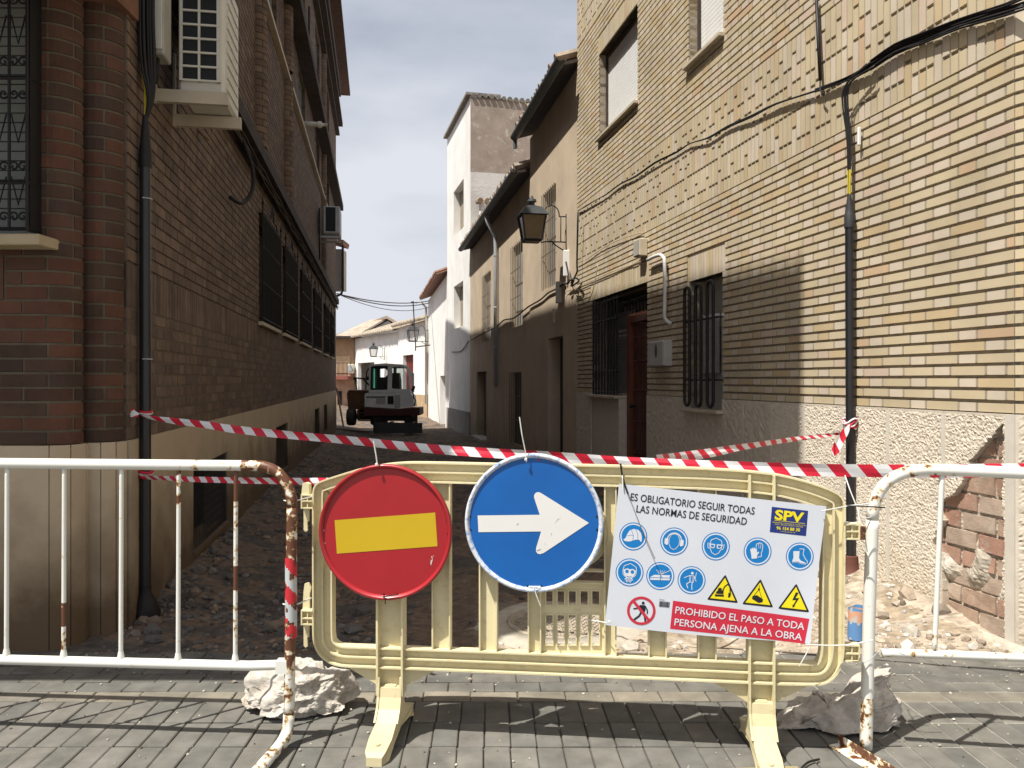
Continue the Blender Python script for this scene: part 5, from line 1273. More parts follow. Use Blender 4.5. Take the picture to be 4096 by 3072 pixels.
# centre panel with slots, round plate
def holes_plate(g, u0, u1, z0, z1, n0, n1, holes):
    class O: pass
    wall_cells(g, FY, u0, u1, z0, z1, holes, n0, n1)
sx = [(1112,1172),(1218,1278),(1322,1385),(1430,1495),(1537,1600)]; hs = []
for a, b in sx:
    for y0, y1 in ((255,525),(35,160)):
        p0, p1 = yb(425+a*.10882, 587.5+y1*.10882), yb(425+b*.10882, 587.5+y0*.10882); hs.append((p0[0], p1[0], p0[1], p1[1]))
u0, u1 = yb(541,600)[0], yb(604.6,600)[0]; z1 = yb(572,583)[1]; z0 = inner_z((u0+u1)/2)[0]
g = MB(); holes_plate(g, u0, u1, z0, z1, -.012, -.006, hs)
for h in hs:
    for a, b, c, d in ((h[0]-.004,h[0],h[2]-.004,h[3]+.004),(h[1],h[1]+.004,h[2]-.004,h[3]+.004),(h[0],h[1],h[2]-.004,h[2]),(h[0],h[1],h[3],h[3]+.004)): FY.bx(g, a, b, -.0055, .0015, c, d)
g.lathe([(0,.001),(.011,.001),(.0125,0)], FY.p((u0+u1)/2, -.006, yb(572,607)[1]), FY.n, 20)
FY.bx(g, u0, u1, -.02, .012, z1, z1+.006)
g.build('slotted_panel', M_YP, YBR)
g = MB(); c = yb(571,532); g.lathe([(0,.0),(.136,.0),(.139,.006),(.143,.006),(.143,-.014)], FY.p(c[0], -.008, c[1]), FY.n, 48)
FY.bx(g, u0, u1, -.02, .010, yb(572,571)[1], yb(572,571)[1]+.006); g.build('round_plate', M_YP, YBR, autos=30)
def connector(x0, x1, ys_, side):
    g = MB(); ua, ub = sorted((yb(x0,560)[0], yb(x1,560)[0])); zs = [yb(x0,y)[1] for y in ys_]
    for z in zs: FY.bx(g, ua, ub, -.022, .018, z-.0025, z+.0025)
    FY.bx(g, ua, ub, -.004, .0, min(zs), max(zs)); FY.bx(g, (ua+ub)/2-.002, (ua+ub)/2+.002, -.02, .015, min(zs), max(zs))
    FY.bx(g, (ua if side < 0 else ub-.005), (ua+.005 if side < 0 else ub), -.022, .0185, min(zs)-.003, max(zs)+.003)
    return g, ua, ub, min(zs), max(zs)
for ys_ in ((494.5,500.5,507.3),(609.7,617,623)):
    g, ua, ub, za, zz = connector(302.5, 315, ys_, -1)
    g.prism([(ua+.003,za),(ua+.026,za),(ua+.024,za-.055),(ua+.017,za-.058),(ua+.019,za-.092),(ua+.010,za-.098),(ua+.003,za-.09)], lambda x, y, t: FY.p(x, t, y), -.012, -.004)
    if ys_[0] < 600: g.prism([(ua+.0,zz),(ua+.032,zz),(ua+.030,zz+.042),(ua+.018,zz+.048),(ua+.004,zz+.045)], lambda x, y, t: FY.p(x, t, y), -.016, .012)
    else: g.prism([(ua-.002,zz),(ua+.026,zz),(ua+.026,zz+.06),(ua+.032,zz+.085),(ua+.022,zz+.105),(ua+.006,zz+.10),(ua+.002,zz+.07)], lambda x, y, t: FY.p(x, t, y), -.016, -.006)
    g.build('hook', M_YP, YBR)
for ys_ in ((524,530.5,538),(644,652,659.5)):
    g, *_ = connector(843, 858.5, ys_, 1); g.build('hinge', M_YP, YBR)

# ================= round signs =================
def disc_sign(name, px, py, rp, n, label, mface, mrim, rimprof):
    u, z = FY.hit(px, py, n); C_ = FY.p(u, n, z); rad = rp*C_.y/800*1.0
    t = thing(name, C_, label, 'road sign'); R_ = rad
    g = MB(); g.lathe([(0,0),(R_-.018,0)], C_, FY.n, 72); g.build('face', mface, t)
    g = MB(); g.lathe([(R_-.018,0)]+[(R_+a, h) for a, h in rimprof], C_, FY.n, 72); g.build('rim', mrim, t, smooth=True)
    g = MB(); g.lathe([(0,-.004),(R_-.004,-.004)], C_, FY.n, 40); g.build('back', M_PVC, t)
    return t, C_, R_
M_RED = pmat('red_sign_face', (.33,.010,.016), rough=.4, var=.07, scale=5, spec=.5, coat=.3, detail=9); M_BLU = pmat('blue_sign_face', (.002,.098,.36), rough=.4, var=.09, scale=5, detail=9, spec=.5, coat=.1)
def fz1(n): 
    return lambda x, y: (lambda h: FY.p(h[0], n, h[1]))(FY.hit(300+.1356*x, 437.5+.1356*y, n))
nS = .062
RS, RC, RR = disc_sign('no_entry_sign', 385.2, 531.9, 68.0, nS, 'red round no entry sign with a tilted yellow bar', M_RED, M_RED, [(-.016,.004),(-.011,.012),(-.006,.014),(-.001,.010),(0,.0),(-.001,-.012),(-.008,-.018)])
g = MB(); g.flat([(255,610),(997,553),(1014,802),(272,857)], fz1(nS+.0012)); g.build('bar', pmat('yellow_sign_bar', (.52,.355,.010), rough=.4, var=.03, spec=.5), RS)
def dot(g, x, y, r, f, n=12): g.flat([(x+r*math.cos(t*2*math.pi/n), y+r*math.sin(t*2*math.pi/n)) for t in range(n)], f)
g = MB(); [dot(g, x, y, 8, fz1(nS+.0013)) for x, y in ((1082,615),(1090,711),(718,1156),(618,1158))]; g.build('bolt_hole', M_DARK, RS)
g = MB(); [dot(g, x, y, 9, fz1(nS+.0013)) for x, y in ((171,685),(178,780))]
for p in ([(968,880),(975,872),(978,905),(970,930),(975,895)],[(966,900),(972,910),(968,945),(962,930)],[(984,868),(988,872),(985,880)]): g.flat(p, fz1(nS+.0013))
g.build('paint_chip', pmat('bare_chip', (.6,.56,.5), rough=.6), RS)
nB = .070
BS, BC, BR_ = disc_sign('direction_sign', 533.6, 522.8, 69.6, nB, 'blue round sign with a white arrow pointing right', M_BLU, None if False else pmat('scuffed_white_rim', (.60,.63,.66), rough=.5, var=.08, col2=(.03,.16,.42), c2amt=.40, c2scale=55), [(-.016,.003),(-.012,.009),(-.006,.010),(-.001,.006),(0,0),(0,-.012),(-.008,-.018)])
ar = [(1310,575),(1768,570),(1729,452)]+[(1757-32*math.cos(t), 436-34*math.sin(t)) for t in (.1,.6,1.1,1.6)]+[(1775,408),(2131,630),(1792,855)]+[(1768+30*math.cos(t), 828+33*math.sin(t)) for t in (.9,1.5,2.1,2.7)]+[(1741,815),(1778,693),(1316,698)]
g = MB(); g.flat(ar, fz1(nB+.0012)); g.build('arrow', pmat('white_arrow', (.68,.67,.64), rough=.4, var=.03), BS)
g = MB()
for p in ([(1875,640),(1898,604),(1925,592),(1899,607)],[(1598,642),(1608,632),(1612,634),(1600,646)],[(1798,788),(1812,782),(1808,775),(1814,784)],[(1852,720),(1856,702),(1858,704),(1854,722)],[(1745,832),(1775,822),(1776,826),(1746,836)]): g.flat(p, fz1(nB+.0022))
g.build('scratch', pmat('grey_scratch', (.25,.25,.25)), BS)
g = MB(); [dot(g, x, y, 8.5, fz1(nB+.0013)) for x, y in ((1254,584),(1257,681),(2190,584),(2191,681),(1680,1096),(1778,1096))]; g.build('bolt_hole', M_DARK, BS)
g = MB(); dot(g, 1760, 165, 9, fz1(nB+.0013)); g.build('bolt', M_RED, BS)

# ================= safety poster =================
nP = .040
def bend(u, z): return 0
def Z2(x, y): return 587.5+.1356*x, 450+.1356*y
Pc = FY.hit(*Z2(945,850), nP)
PO = thing('safety_poster', FY.p(Pc[0], nP, Pc[1]), 'white site safety poster with blue, yellow and red pictograms tied to the yellow barrier', 'poster')
def curl(x, y):
    # sheet bows a little; the lower right corner lifts
    t = max(0, (x-1250)/500)*max(0, (y-700)/700); return .006*math.sin((x-150)/1600*math.pi)+.028*t*t
def fp_(lay): 
    def f(x, y):
        u, z = FY.hit(*Z2(x, y), nP); return FY.p(u, nP+curl(x, y)+.0006*lay, z)
    return f
cTL, cTR, cBR, cBL = V((232,248)), V((1762,415)), V((1632,1418)), V((128,1290))
g = MB(); nu, nv = 48, 32; vs, fs = [], []
for i in range(nu+1):
    for k in range(nv+1):
        u, v = i/nu, k/nv; p = (cTL*(1-u)+cTR*u)*(1-v)+(cBL*(1-u)+cBR*u)*v
        x, y = p.x, p.y
        y += 22*math.sin(u*math.pi)*v*.6; vs.append(fp_(0)(x, y))
for i in range(nu):
    for k in range(nv): o = i*(nv+1)+k; fs.append((o, o+1, o+nv+2, o+nv+1))
g.add(vs, fs); g.build('sheet', pmat('white_poster_sheet', (.56,.59,.64), rough=.45, var=.03, spec=.4), PO, smooth=True)
def pm(n, c): return pmat('print_'+n, c, rough=.4, var=0, spec=.4)
P_BL, P_WH, P_K, P_Y, P_R, P_NV = pm('blue',(.005,.17,.46)), pm('white',(.60,.62,.66)), pm('black',(.012,.013,.02)), pm('yellow',(.74,.62,.01)), pm('red',(.50,.025,.05)), pm('navy',(.012,.03,.17))
def finetri(g, maxe=60):
    pass
def subdiv_flat(g, poly, f, holes=()):
    # split in x so that the print follows the curl
    xs = [p[0] for p in poly]; g.flat(poly, f, holes=holes)
def ell(cx, cy, r, n=40, k=1.0, a0=0, a1=2*math.pi): return [(cx+r*math.cos(a0+(a1-a0)*i/n), cy+r*k*math.sin(a0+(a1-a0)*i/n)) for i in range(n if abs(a1-a0) > 6.2 else n+1)]
def ringp(g, cx, cy, r0, r1, f, n=40): g.add([f(cx+r*math.cos(2*math.pi*i/n), cy+r*math.sin(2*math.pi*i/n)) for r in (r0, r1) for i in range(n)], [(i, (i+1) % n, n+(i+1) % n, n+i) for i in range(n)])
rot_ = R(6.2)
def tf(cx, cy, s=1.0):   # icon-local -> poster pixels, tilted with the sheet
    c, s_ = math.cos(rot_), math.sin(rot_)
    return lambda x, y: (cx+(x*c-y*s_)*s, cy+(x*s_+y*c)*s)
def stroke(g, pts, w, f, closed=False):
    pts = [V(p) for p in pts]; n = len(pts)
    for i in range(n if closed else n-1):
        a, b = pts[i], pts[(i+1) % n]; d = (b-a)
        if d.length < 1e-6: continue
        d.normalize(); m = V((-d.y, d.x))*w/2; a = a-d*w*.2; b = b+d*w*.2
        g.add([f(*(a+m)), f(*(b+m)), f(*(b-m)), f(*(a-m))], [(0,1,2,3)])
def icon(cx, cy, draw, r=100):
    base = MB(); ringp(base, cx, cy, r*.955, r*1.03, fp_(1)); base.flat(ell(cx, cy, r*.86), fp_(1)); o = base.build('pictogram', P_BL, PO)
    w = MB(); b = MB(); T = tf(cx, cy)
    class D:
        def fill(s, pts): w.flat([T(*p) for p in pts], fp_(2))
        def cut(s, pts): b.flat([T(*p) for p in pts], fp_(3))
        def line(s, pts, wd=5, closed=False): stroke(w, [T(*p) for p in pts], wd, fp_(2), closed)
        def bline(s, pts, wd=4, closed=False): stroke(b, [T(*p) for p in pts], wd, fp_(3), closed)
    draw(D()); ringp(w, cx, cy, r*.86, r*.955, fp_(1.0)); w.build('symbol', P_WH, o)
    if b.f: b.build('symbol_detail', P_BL, o)
def hat(d):
    d.fill([(-70,30),(-55,18),(-45,-15),(-30,-42),(0,-56),(32,-52),(55,-30),(64,0),(66,28),(60,34),(48,20),(20,22),(-10,36),(-35,42),(-60,40)])
    d.bline([(-20,-48),(0,-10),(0,30)],3); d.bline([(10,-56),(32,-20),(36,22)],3); d.bline([(-45,0),(-20,-8),(0,-10)],2)
def muffs(d):
    d.line([(52*math.cos(t), -10+52*math.sin(t)) for t in [math.pi+math.pi*i/12 for i in range(13)]], 9)
    d.fill([(-70,-15),(-50,-22),(-44,-15),(-44,25),(-52,32),(-70,22)]); d.fill([(70,-15),(50,-22),(44,-15),(44,25),(52,32),(70,22)])
    d.line([(-38,-18),(-25,-48),(0,-56),(25,-48),(38,-18),(38,20),(20,50),(0,60),(-20,50),(-38,20)], 4, True)
def goggles(d):
    d.line([(-44,-18),(-38,-45),(0,-62),(38,-45),(44,-18),(42,15),(25,48),(0,62),(-25,48),(-42,15)], 5, True)
    d.fill([(-52,-18),(-6,-16),(-8,8),(-16,16),(-34,14),(-44,4)]); d.fill([(52,-18),(6,-16),(8,8),(16,16),(34,14),(44,4)]); d.cut([(-40,-10),(-14,-9),(-16,5),(-32,7)]); d.cut([(40,-10),(14,-9),(16,5),(32,7)]); d.line([(-60,-22),(-58,10),(-46,20)], 5); d.line([(60,-22),(58,10),(46,20)], 5)
def gloves(d):
    d.fill([(-56,-10),(-50,-18),(-46,-12),(-44,-22),(-36,-24),(-34,-14),(-30,-26),(-22,-26),(-20,-14),(-16,-22),(-8,-20),(-4,8),(6,0),(12,6),(0,26),(2,50),(-38,58),(-44,30)])
    d.line([(-14,-28),(-14,-52),(-6,-60),(0,-52),(6,-66),(14,-60),(20,-66),(28,-56),(34,-50),(34,-10),(28,10),(32,34),(8,40)], 5); d.line([(4,-50),(6,-24)],3); d.line([(18,-54),(18,-24)],3)
def boot(d):
    d.fill([(-52,-34),(-6,-40),(-4,14),(12,30),(44,40),(52,50),(50,56),(8,54),(-10,46),(-50,52),(-52,40),(-46,10)])
    d.line([(-8,-56),(26,-58),(22,-20),(40,10),(60,30),(58,46)], 5); d.bline([(-50,46),(-12,40),(10,48),(48,50)], 3)
def mask(d):
    d.line([(-50,-14),(-44,-44),(0,-66),(44,-44),(50,-14),(46,16),(30,34)], 5); d.line([(-50,-14),(-46,16),(-30,34)], 5)
    d.fill([(-46,-16),(-20,-28),(0,-22),(20,-28),(46,-16),(40,14),(26,34),(20,46),(-20,46),(-26,34),(-40,14)]); d.cut(ell(-20,-6,13,12)); d.cut(ell(20,-6,13,12)); d.bline([(-18,30),(0,34),(18,30)],4)
    for x, y in ((-22,52),(0,58),(22,52),(-11,66),(11,66)): d.fill(ell(x,y,9,8)); d.cut(ell(x,y,4,6))
def plank(d):
    d.fill([(-74,16),(-46,-4),(72,-14),(74,8),(70,24),(-70,36)]); d.bline([(-74,18),(68,6),(72,-12)],3); d.line([(0,-10),(70,-50)],4); d.bline([(0,-8),(4,40)],4)
    for a in (-34,-20,-4,12,30): d.line([(a*.3,-16),(a,-44)],3)
def harness(d):
    d.fill(ell(0,-52,10,12)); d.line([(-14,-34),(14,-34),(18,-10),(14,14),(-12,14),(-16,-10)],4,True); d.line([(-14,-34),(-34,-24),(-56,-12)],5); d.line([(14,-34),(26,-10),(34,4)],5); d.line([(30,-60),(26,-20)],4); d.line([(-10,14),(-34,30),(-22,60)],6); d.line([(6,16),(6,42),(10,70)],6); d.line([(-8,-34),(-8,12)],3); d.line([(8,-34),(8,12)],3)
for (cx, cy, dr_) in ((337,636,hat),(638,672,muffs),(944,708,goggles),(1252,746,gloves),(1564,784,boot),(310,901,mask),(536,927,plank),(766,957,harness)): icon(cx, cy, dr_)
def tri(cx, cy, top, dk):
    f1, f2, f3 = fp_(1), fp_(2), fp_(3); T = tf(cx, cy)
    P3 = [(0,-112),(116,88),(-116,88)]
    g = MB(); rr_ = []
    for i in range(3):
        a, b, c = V(P3[i-1]), V(P3[i]), V(P3[(i+1) % 3]); d1, d2 = (a-b).normalized(), (c-b).normalized(); rr_ += [tuple(b+d1*14), tuple(b+(d1+d2)*3), tuple(b+d2*14)]
    g.flat([T(*p) for p in rr_], f1); o = g.build('pictogram', P_K, PO)
    g = MB(); g.flat([T(p[0]*.80, (p[1]-22)*.80+22-1) for p in P3], f2); g.build('panel', P_Y, o)
    g = MB(); dk(g, T, f3); g.build('symbol', P_K, o)
def t_dig(g, T, f):
    g.flat([T(*p) for p in [(-52,18),(-44,14),(-40,-8),(-18,-10),(-14,8),(0,6),(0,34),(-56,36)]], f); stroke(g, [T(*p) for p in [(-8,10),(4,-22),(22,-40),(36,-34),(46,-8),(48,20),(40,50)]], 8, f); g.flat([T(*p) for p in [(-62,42),(4,38),(6,52),(-60,56)]], f); g.flat([T(*p) for p in [(36,20),(56,24),(52,50),(38,56)]], f)
def t_load(g, T, f):
    g.flat([T(*p) for p in [(-46,20),(-14,10),(34,36),(32,58),(4,66),(-48,40)]], f); stroke(g, [T(*p) for p in [(-36,16),(-4,-34),(26,34)]], 3.5, f); stroke(g, [T(*p) for p in [(-4,-62),(-4,-34)]], 4, f); g.flat([T(*p) for p in ell(-4,-34,8,8)], f)
def t_bolt(g, T, f): g.flat([T(*p) for p in [(2,-46),(24,-46),(4,-4),(32,-8),(2,52),(10,52),(-10,70),(-14,44),(-8,48),(10,10),(-18,14)]], f)
tri(1003,1025,0,t_dig); tri(1262,1058,0,t_load); tri(1526,1092,0,t_bolt)
# prohibited
g = MB(); ringp(g, 396, 1183, 86, 105, fp_(2)); o = g.build('pictogram', P_R, PO); T = tf(396,1183)
g = MB(); stroke(g, [T(-62,-62), T(62,62)], 20, fp_(3)); g.build('bar', P_R, o)
g = MB(); dot(g, *T(8,-58), 11, fp_(2)); g.flat([T(*p) for p in [(-12,-42),(26,-42),(30,-10),(22,20),(-8,20),(-10,-8)]], fp_(2))
for l, w in (([(-10,-38),(-34,-14),(-58,-8)],9),([(26,-36),(44,-8),(46,16)],9),([(-2,18),(-12,40),(-46,72)],13),([(14,18),(30,40),(38,74)],13)): stroke(g, [T(*p) for p in l], w, fp_(2))
g.build('symbol', P_K, o)
def ptext(s, x0, y0, x1, y1, hgt, lay, mat, parent, name='lettering', bold=.008):
    """text whose baseline runs from (x0,y0) to (x1,y1)"""
    vs, fs = text2d(s, 1.0, bold); xs = [v[0] for v in vs]; ys_ = [v[1] for v in vs]; xa, xb = min(xs), max(xs); ya, yb_ = 0, .73
    g = MB(); dx, dy = x1-x0, y1-y0; L_ = math.hypot(dx, dy); nx_, ny_ = dy/L_, -dx/L_; out = []
    for x, y in vs:
        t = (x-xa)/(xb-xa); h = y/.73*hgt; out.append(fp_(lay)(x0+dx*t+nx_*h+0, y0+dy*t+ny_*h))
    g.add(out, fs); return g.build(name, mat, parent)
# poster text
ptext('ES OBLIGATORIO SEGUIR TODAS', 315,370, 1228,474, 56, 2, P_K, PO); ptext('LAS NORMAS DE SEGURIDAD', 358,457, 1170,551, 56, 2, P_K, PO)
g = MB(); 
def quadgrid(g, a, b, c, d, f, nu=10, nv=4):
    a, b, c, d = map(V, (a, b, c, d)); vs, fs = [], []
    for i in range(nu+1):
        for k in range(nv+1): u, v = i/nu, k/nv; p = (a*(1-u)+b*u)*(1-v)+(d*(1-u)+c*u)*v; vs.append(f(p.x, p.y))
    for i in range(nu):
        for k in range(nv): o = i*(nv+1)+k; fs.append((o, o+1, o+nv+2, o+nv+1))
    g.add(vs, fs)
quadgrid(g, (630,1108),(1630,1238),(1592,1420),(608,1315), fp_(1), 24, 6); rp = g.build('red_panel', P_R, PO)
ptext('PROHIBIDO EL PASO A TODA', 644,1200, 1590,1318, 54, 3.5, P_WH, rp); ptext('PERSONA AJENA A LA OBRA', 638,1288, 1572,1396, 54, 3.5, P_WH, rp)
g = MB(); quadgrid(g, (1358,417),(1626,448),(1610,634),(1342,603), fp_(1), 6, 4); lg = g.build('logo_panel', P_NV, PO)
ptext('SPV', 1376,507, 1590,532, 72, 3, P_Y, lg, bold=.035); ptext('96 154 88 30', 1390,583, 1564,600, 24, 3, P_Y, lg, bold=.02)
g = MB(); stroke(g, [(1376,516),(1600,541)], 3, fp_(3))
g.build('rule', P_Y, lg)
ptext('HERRAMIENTAS Y MAQUINARIA DE CONSTRUCCION', 1360,533, 1606,560, 8, 3, P_Y, lg, bold=0); ptext('VENTA - SERVICIO TECNICO Y ALQUILER', 1376,548, 1588,571, 8, 3, P_Y, lg, bold=0); ptext('www.spvsoymaq.com', 1420,600, 1530,611, 7, 3, P_Y, lg, bold=0)
g = MB(); x = 0; random.seed(3)
while x < 74:
    w = random.choice([1.6,2.4,3.6]); a = (530+x, 1110+x*.11); g.add([fp_(2)(*a), fp_(2)(a[0]+w, a[1]+.2), fp_(2)(a[0]+w-5, a[1]+42), fp_(2)(a[0]-5, a[1]+42)], [(0,1,2,3)]); x += w+random.choice([1.8,2.8])
g.build('barcode', P_K, PO); ptext('0.4 mm', 530,1103, 566,1107, 9, 2, P_K, PO)
# ================= zip ties and wires =================
M_TW = pmat('white_nylon', (.66,.66,.62), rough=.4); M_TK = pmat('black_nylon', (.01,.01,.01), rough=.4)
def fpt(px, py, n=.05): u, z = FY.hit(px, py, n); return FY.p(u, n, z)
def tie(pts, lab, mat=M_TW, r=.0022, head=None):
    g = MB(); g.tube([fpt(*p) for p in pts], r, 6)
    if head: p = fpt(*head); g.cham(p+V((-.005,-.004,-.004)), V((.010,0,0)), V((0,.007,0)), V((0,0,.009)), .001)
    return tag(g.build('cable_tie', mat, None), lab, 'cable tie')
tie([(526.5,462,.088),(525.5,452,.09),(522,435,.10),(519.5,417,.10)], 'white cable tie standing up from the top of the blue sign', head=(525.8,459.5,.088))
tie([(377.5,466,.08),(376,455,.085),(373.5,441,.09)], 'cable tie with a white tail standing up from the top of the red sign', r=.0026, head=(376.5,464.5,.085))
tie([(383,597,.075),(386,596,.08),(398,594.5,.08),(384.8,596.5,.085),(385.5,604,.085)], 'short black cable tie at the bottom of the red sign', M_TK, .0024)
tie([(528.5,586.5,.075),(541,586.5,.078),(534,588,.088),(537,597,.088),(540.5,606,.085)], 'white cable tie through the bottom holes of the blue sign', head=(534.5,587.5,.088))
tie([(620.5,463.5,.03),(622,474,.034),(624.5,484,.046),(628,494,.05)], 'black cable tie over the barrier top at the poster corner', M_TK, .0035)
tie([(628,494,.05),(640,525,.07),(655,559,.075)], 'thin grey wire hanging diagonally over the hard hat pictogram', pmat('grey_wire', (.16,.17,.17), rough=.5), .0016)
tie([(623,489,.048),(622.5,478,.045),(622,470,.02)], 'white cable tie holding the top left corner of the poster')
tie([(821,511,.055),(835,508.5,.05),(850,505.5,.045),(872,503.5,.03)], 'white cable tie from the top right corner of the poster to the right post')
tie([(805.5,644.5,.075),(830,645.5,.06),(850,645,.045),(873,640,.04)], 'white cable tie from the lower right corner of the poster to the right post'); tie([(810,647,.075),(804,658,.075),(799.5,666,.07)], 'loose white tie tail under the lower right corner of the poster')
tie([(607,623,.055),(597,621,.02),(586,619.5,.005)], 'white cable tie through the slotted panel at the lower left corner of the poster', head=(609,622,.055))
tie([(847,505.5,.07),(866,506.5,.1),(885,507.5,.09)], 'black cable tie crossing the right white post', M_TK, .0025)
tie([(845,475.5,-.1),(850,490,-.05),(858,510,-.02),(860,524,.0)], 'pale string hanging beside the right post', r=.0022)
tie([(284,500.5,.1),(291,502,.12),(299,500,.1),(314,496,.0)], 'white cable tie joining the rusty post to the top hook of the yellow barrier', r=.0028); tie([(283,604,.1),(291,606,.12),(299,603.5,.1),(311,598,.0)], 'white cable tie joining the striped post to the lower hook of the yellow barrier', r=.0028)
g = MB(); q = V((1.308,2.956,0)); g.tube([rm(866+8*math.cos(t), 514.5+3.5*math.sin(t), .025*math.sin(t)+.0) for t in [i*.4 for i in range(16)]], .0022, 5); tag(g.build('wire_loop', M_PVC, None), 'thin metal wire loop round the right white post', 'wire')
g = MB(); g.tube(cat_rom([rm(862,664,.03), rm(872,658,.03), rm(882,649,.03), rm(893,650,.03), rm(905,655,.02)], 4), .0016, 5); tag(g.build('wire_loop', M_PVC, None), 'thin wire wound round the lower joint of the right white barrier', 'wire')

# ================= barrier tape =================
M_TP = pmat('tape_plastic', (.6,.6,.6), rough=.4, var=.05, attr=True)
def tape(pts, widths, lab, per=.13, shear=.045, ph=0, tw=None):
    """pts: 3-D centre line, stripes leaning; widths along it"""
    P = cat_rom(pts, 8); n = len(P); ws = [np.interp(i/(n-1), np.linspace(0,1,len(widths)), widths) for i in range(n)]
    S = [0]
    for a, b in zip(P[:-1], P[1:]): S.append(S[-1]+(b-a).length)
    def ev(s):
        s = max(0, min(S[-1], s)); i = int(np.searchsorted(S, s)); i = max(1, min(n-1, i)); t = (s-S[i-1])/max(1e-9, S[i]-S[i-1]); return P[i-1].lerp(P[i], t), ws[i-1]+(ws[i]-ws[i-1])*t, (P[i]-P[i-1]).normalized()
    def at_(s, v):
        p, w, d = ev(s); up = V((0,0,1)); up = (up-d*up.dot(d)).normalized(); sd = d.cross(up)
        wob = .004*noise.noise(V((s*3, v*2, len(lab)))) ; return p+up*(w*v)+sd*(.006*math.sin(v*3+s*5)+wob)
    g = MB(); s = -shear-ph*per; k = 0
    while s < S[-1]:
        e = s+per/2; col = (.58,.02,.045) if k % 2 == 0 else (.70,.70,.70); m = 4; q = 3
        for i in range(m):
            for j in range(q):
                v0, v1 = -.5+j/q, -.5+(j+1)/q
                f = lambda ss, v: ss+(e-s)*0+shear*(v)*-1
                sa, sb = s+(e-s)*i/m, s+(e-s)*(i+1)/m
                c = [f(sa,v0), f(sb,v0), f(sb,v1), f(sa,v1)]
                if max(c) <= 0 or min(c) >= S[-1]: continue
                g.quad(at_(c[0],v0), at_(c[1],v0), at_(c[2],v1), at_(c[3],v1), col)
        s = e; k += 1
    return tag(g.build('barrier_tape', M_TP, None, smooth=True), lab, 'barrier tape')
def planline(A, B):
    A, B = V((A[0],A[1],0)), V((B[0],B[1],0)); d = (B-A); fr = Frame((A.x,A.y), (d.x,d.y), (d.y,-d.x))
    return lambda px, py: (lambda h: fr.p(h[0], 0, h[1]))(fr.hit(px, py))
L1 = planline((-2.06,4.52), (2.2,3.4)); c1 = [(141,415.5),(148.7,417.3),(174,421),(205.7,424.8),(237,429.6),(285,434.7),(348,440.2),(430,448.7),(490,453),(551,456.6),(621,462),(700,466),(780,469),(845,470.5),(940,471),(1034,470)]
tape([L1(*p) for p in c1], [.012,.02,.036,.038,.042,.042,.044,.045,.048,.050,.053,.055,.057,.058,.058,.058], 'long red and white tape running from the left conduit above all three barriers', per=.128)
L2 = planline((.62,3.80), (2.10,5.30)); 
tape([L1(655,460)]+[L2(*p) for p in ((686,456.3),(716,451.8),(746,446.5),(791,439.7),(850,432.2),(856,430.5))], [.05,.05,.045,.035,.03,.016,.016], 'red and white tape rising to a knot on the right black conduit', per=.13)
L3 = planline((-2.06,4.52), (-.62,3.32))
tape([L3(*p) for p in ((144,477),(160,478),(200,479.5),(240,480.5),(290,481.2),(340,482))], [.03,.024,.028,.03,.032,.034], 'lower red and white tape from the left conduit towards the red sign', per=.12)
q = zc(1.08); 
tape([q+V((-.02,-.05,.0)), q+V((-.06,-.06,-.05)), q+V((-.10,-.07,-.11)), q+V((-.125,-.06,-.175)), q+V((-.135,-.06,-.205))], [.01,.05,.055,.05,.02], 'loose red and white tape end dangling from the right conduit', per=.11)
g = MB()
for i in range(5):
    r_ = .038; g.tube([q+V((r_*math.cos(t)*(1+.06*i), r_*math.sin(t)*(1+.06*i), .02*math.sin(t*2+i)+.008*i-.01)) for t in [j*.45 for j in range(15)]], .007, 5, (.58,.02,.045) if i % 2 else (.7,.7,.7))
tag(g.build('tape_knot', M_TP, None, smooth=True), 'red and white tape knotted round the right black conduit', 'barrier tape')
qq = L1(139,414)
tape([qq+V((.02,-.05,-.005)), qq+V((-.02,-.06,.01)), qq+V((-.06,-.06,.035)), qq+V((-.10,-.06,.05))], [.02,.05,.05,.04], 'crumpled red and white tape end sticking out left of the left conduit', per=.1)
g = MB(); ql = L3(140,477)
for i in range(3): g.tube([FL.p(.17,.045,0)+V((.034*math.cos(t)*(1+.08*i), .034*math.sin(t)*(1+.08*i), ql.z+.014*i+.006*math.sin(t*2))) for t in [j*.45 for j in range(15)]], .010, 5, (.58,.02,.045) if i != 1 else (.6,.6,.6))
tag(g.build('tape_knot', M_TP, None, smooth=True), 'lower band of red and white tape wound round the left black conduit', 'barrier tape')
g = MB()
for i in range(2): g.tube([FL.p(.17,.045,0)+V((.035*math.cos(t), .035*math.sin(t), qq.z+.010*i+.004*math.sin(t*2))) for t in [j*.45 for j in range(15)]], .008, 5, (.58,.02,.045) if i else (.6,.6,.6))
tag(g.build('tape_knot', M_TP, None, smooth=True), 'upper band of red and white tape wound round the left black conduit', 'barrier tape')

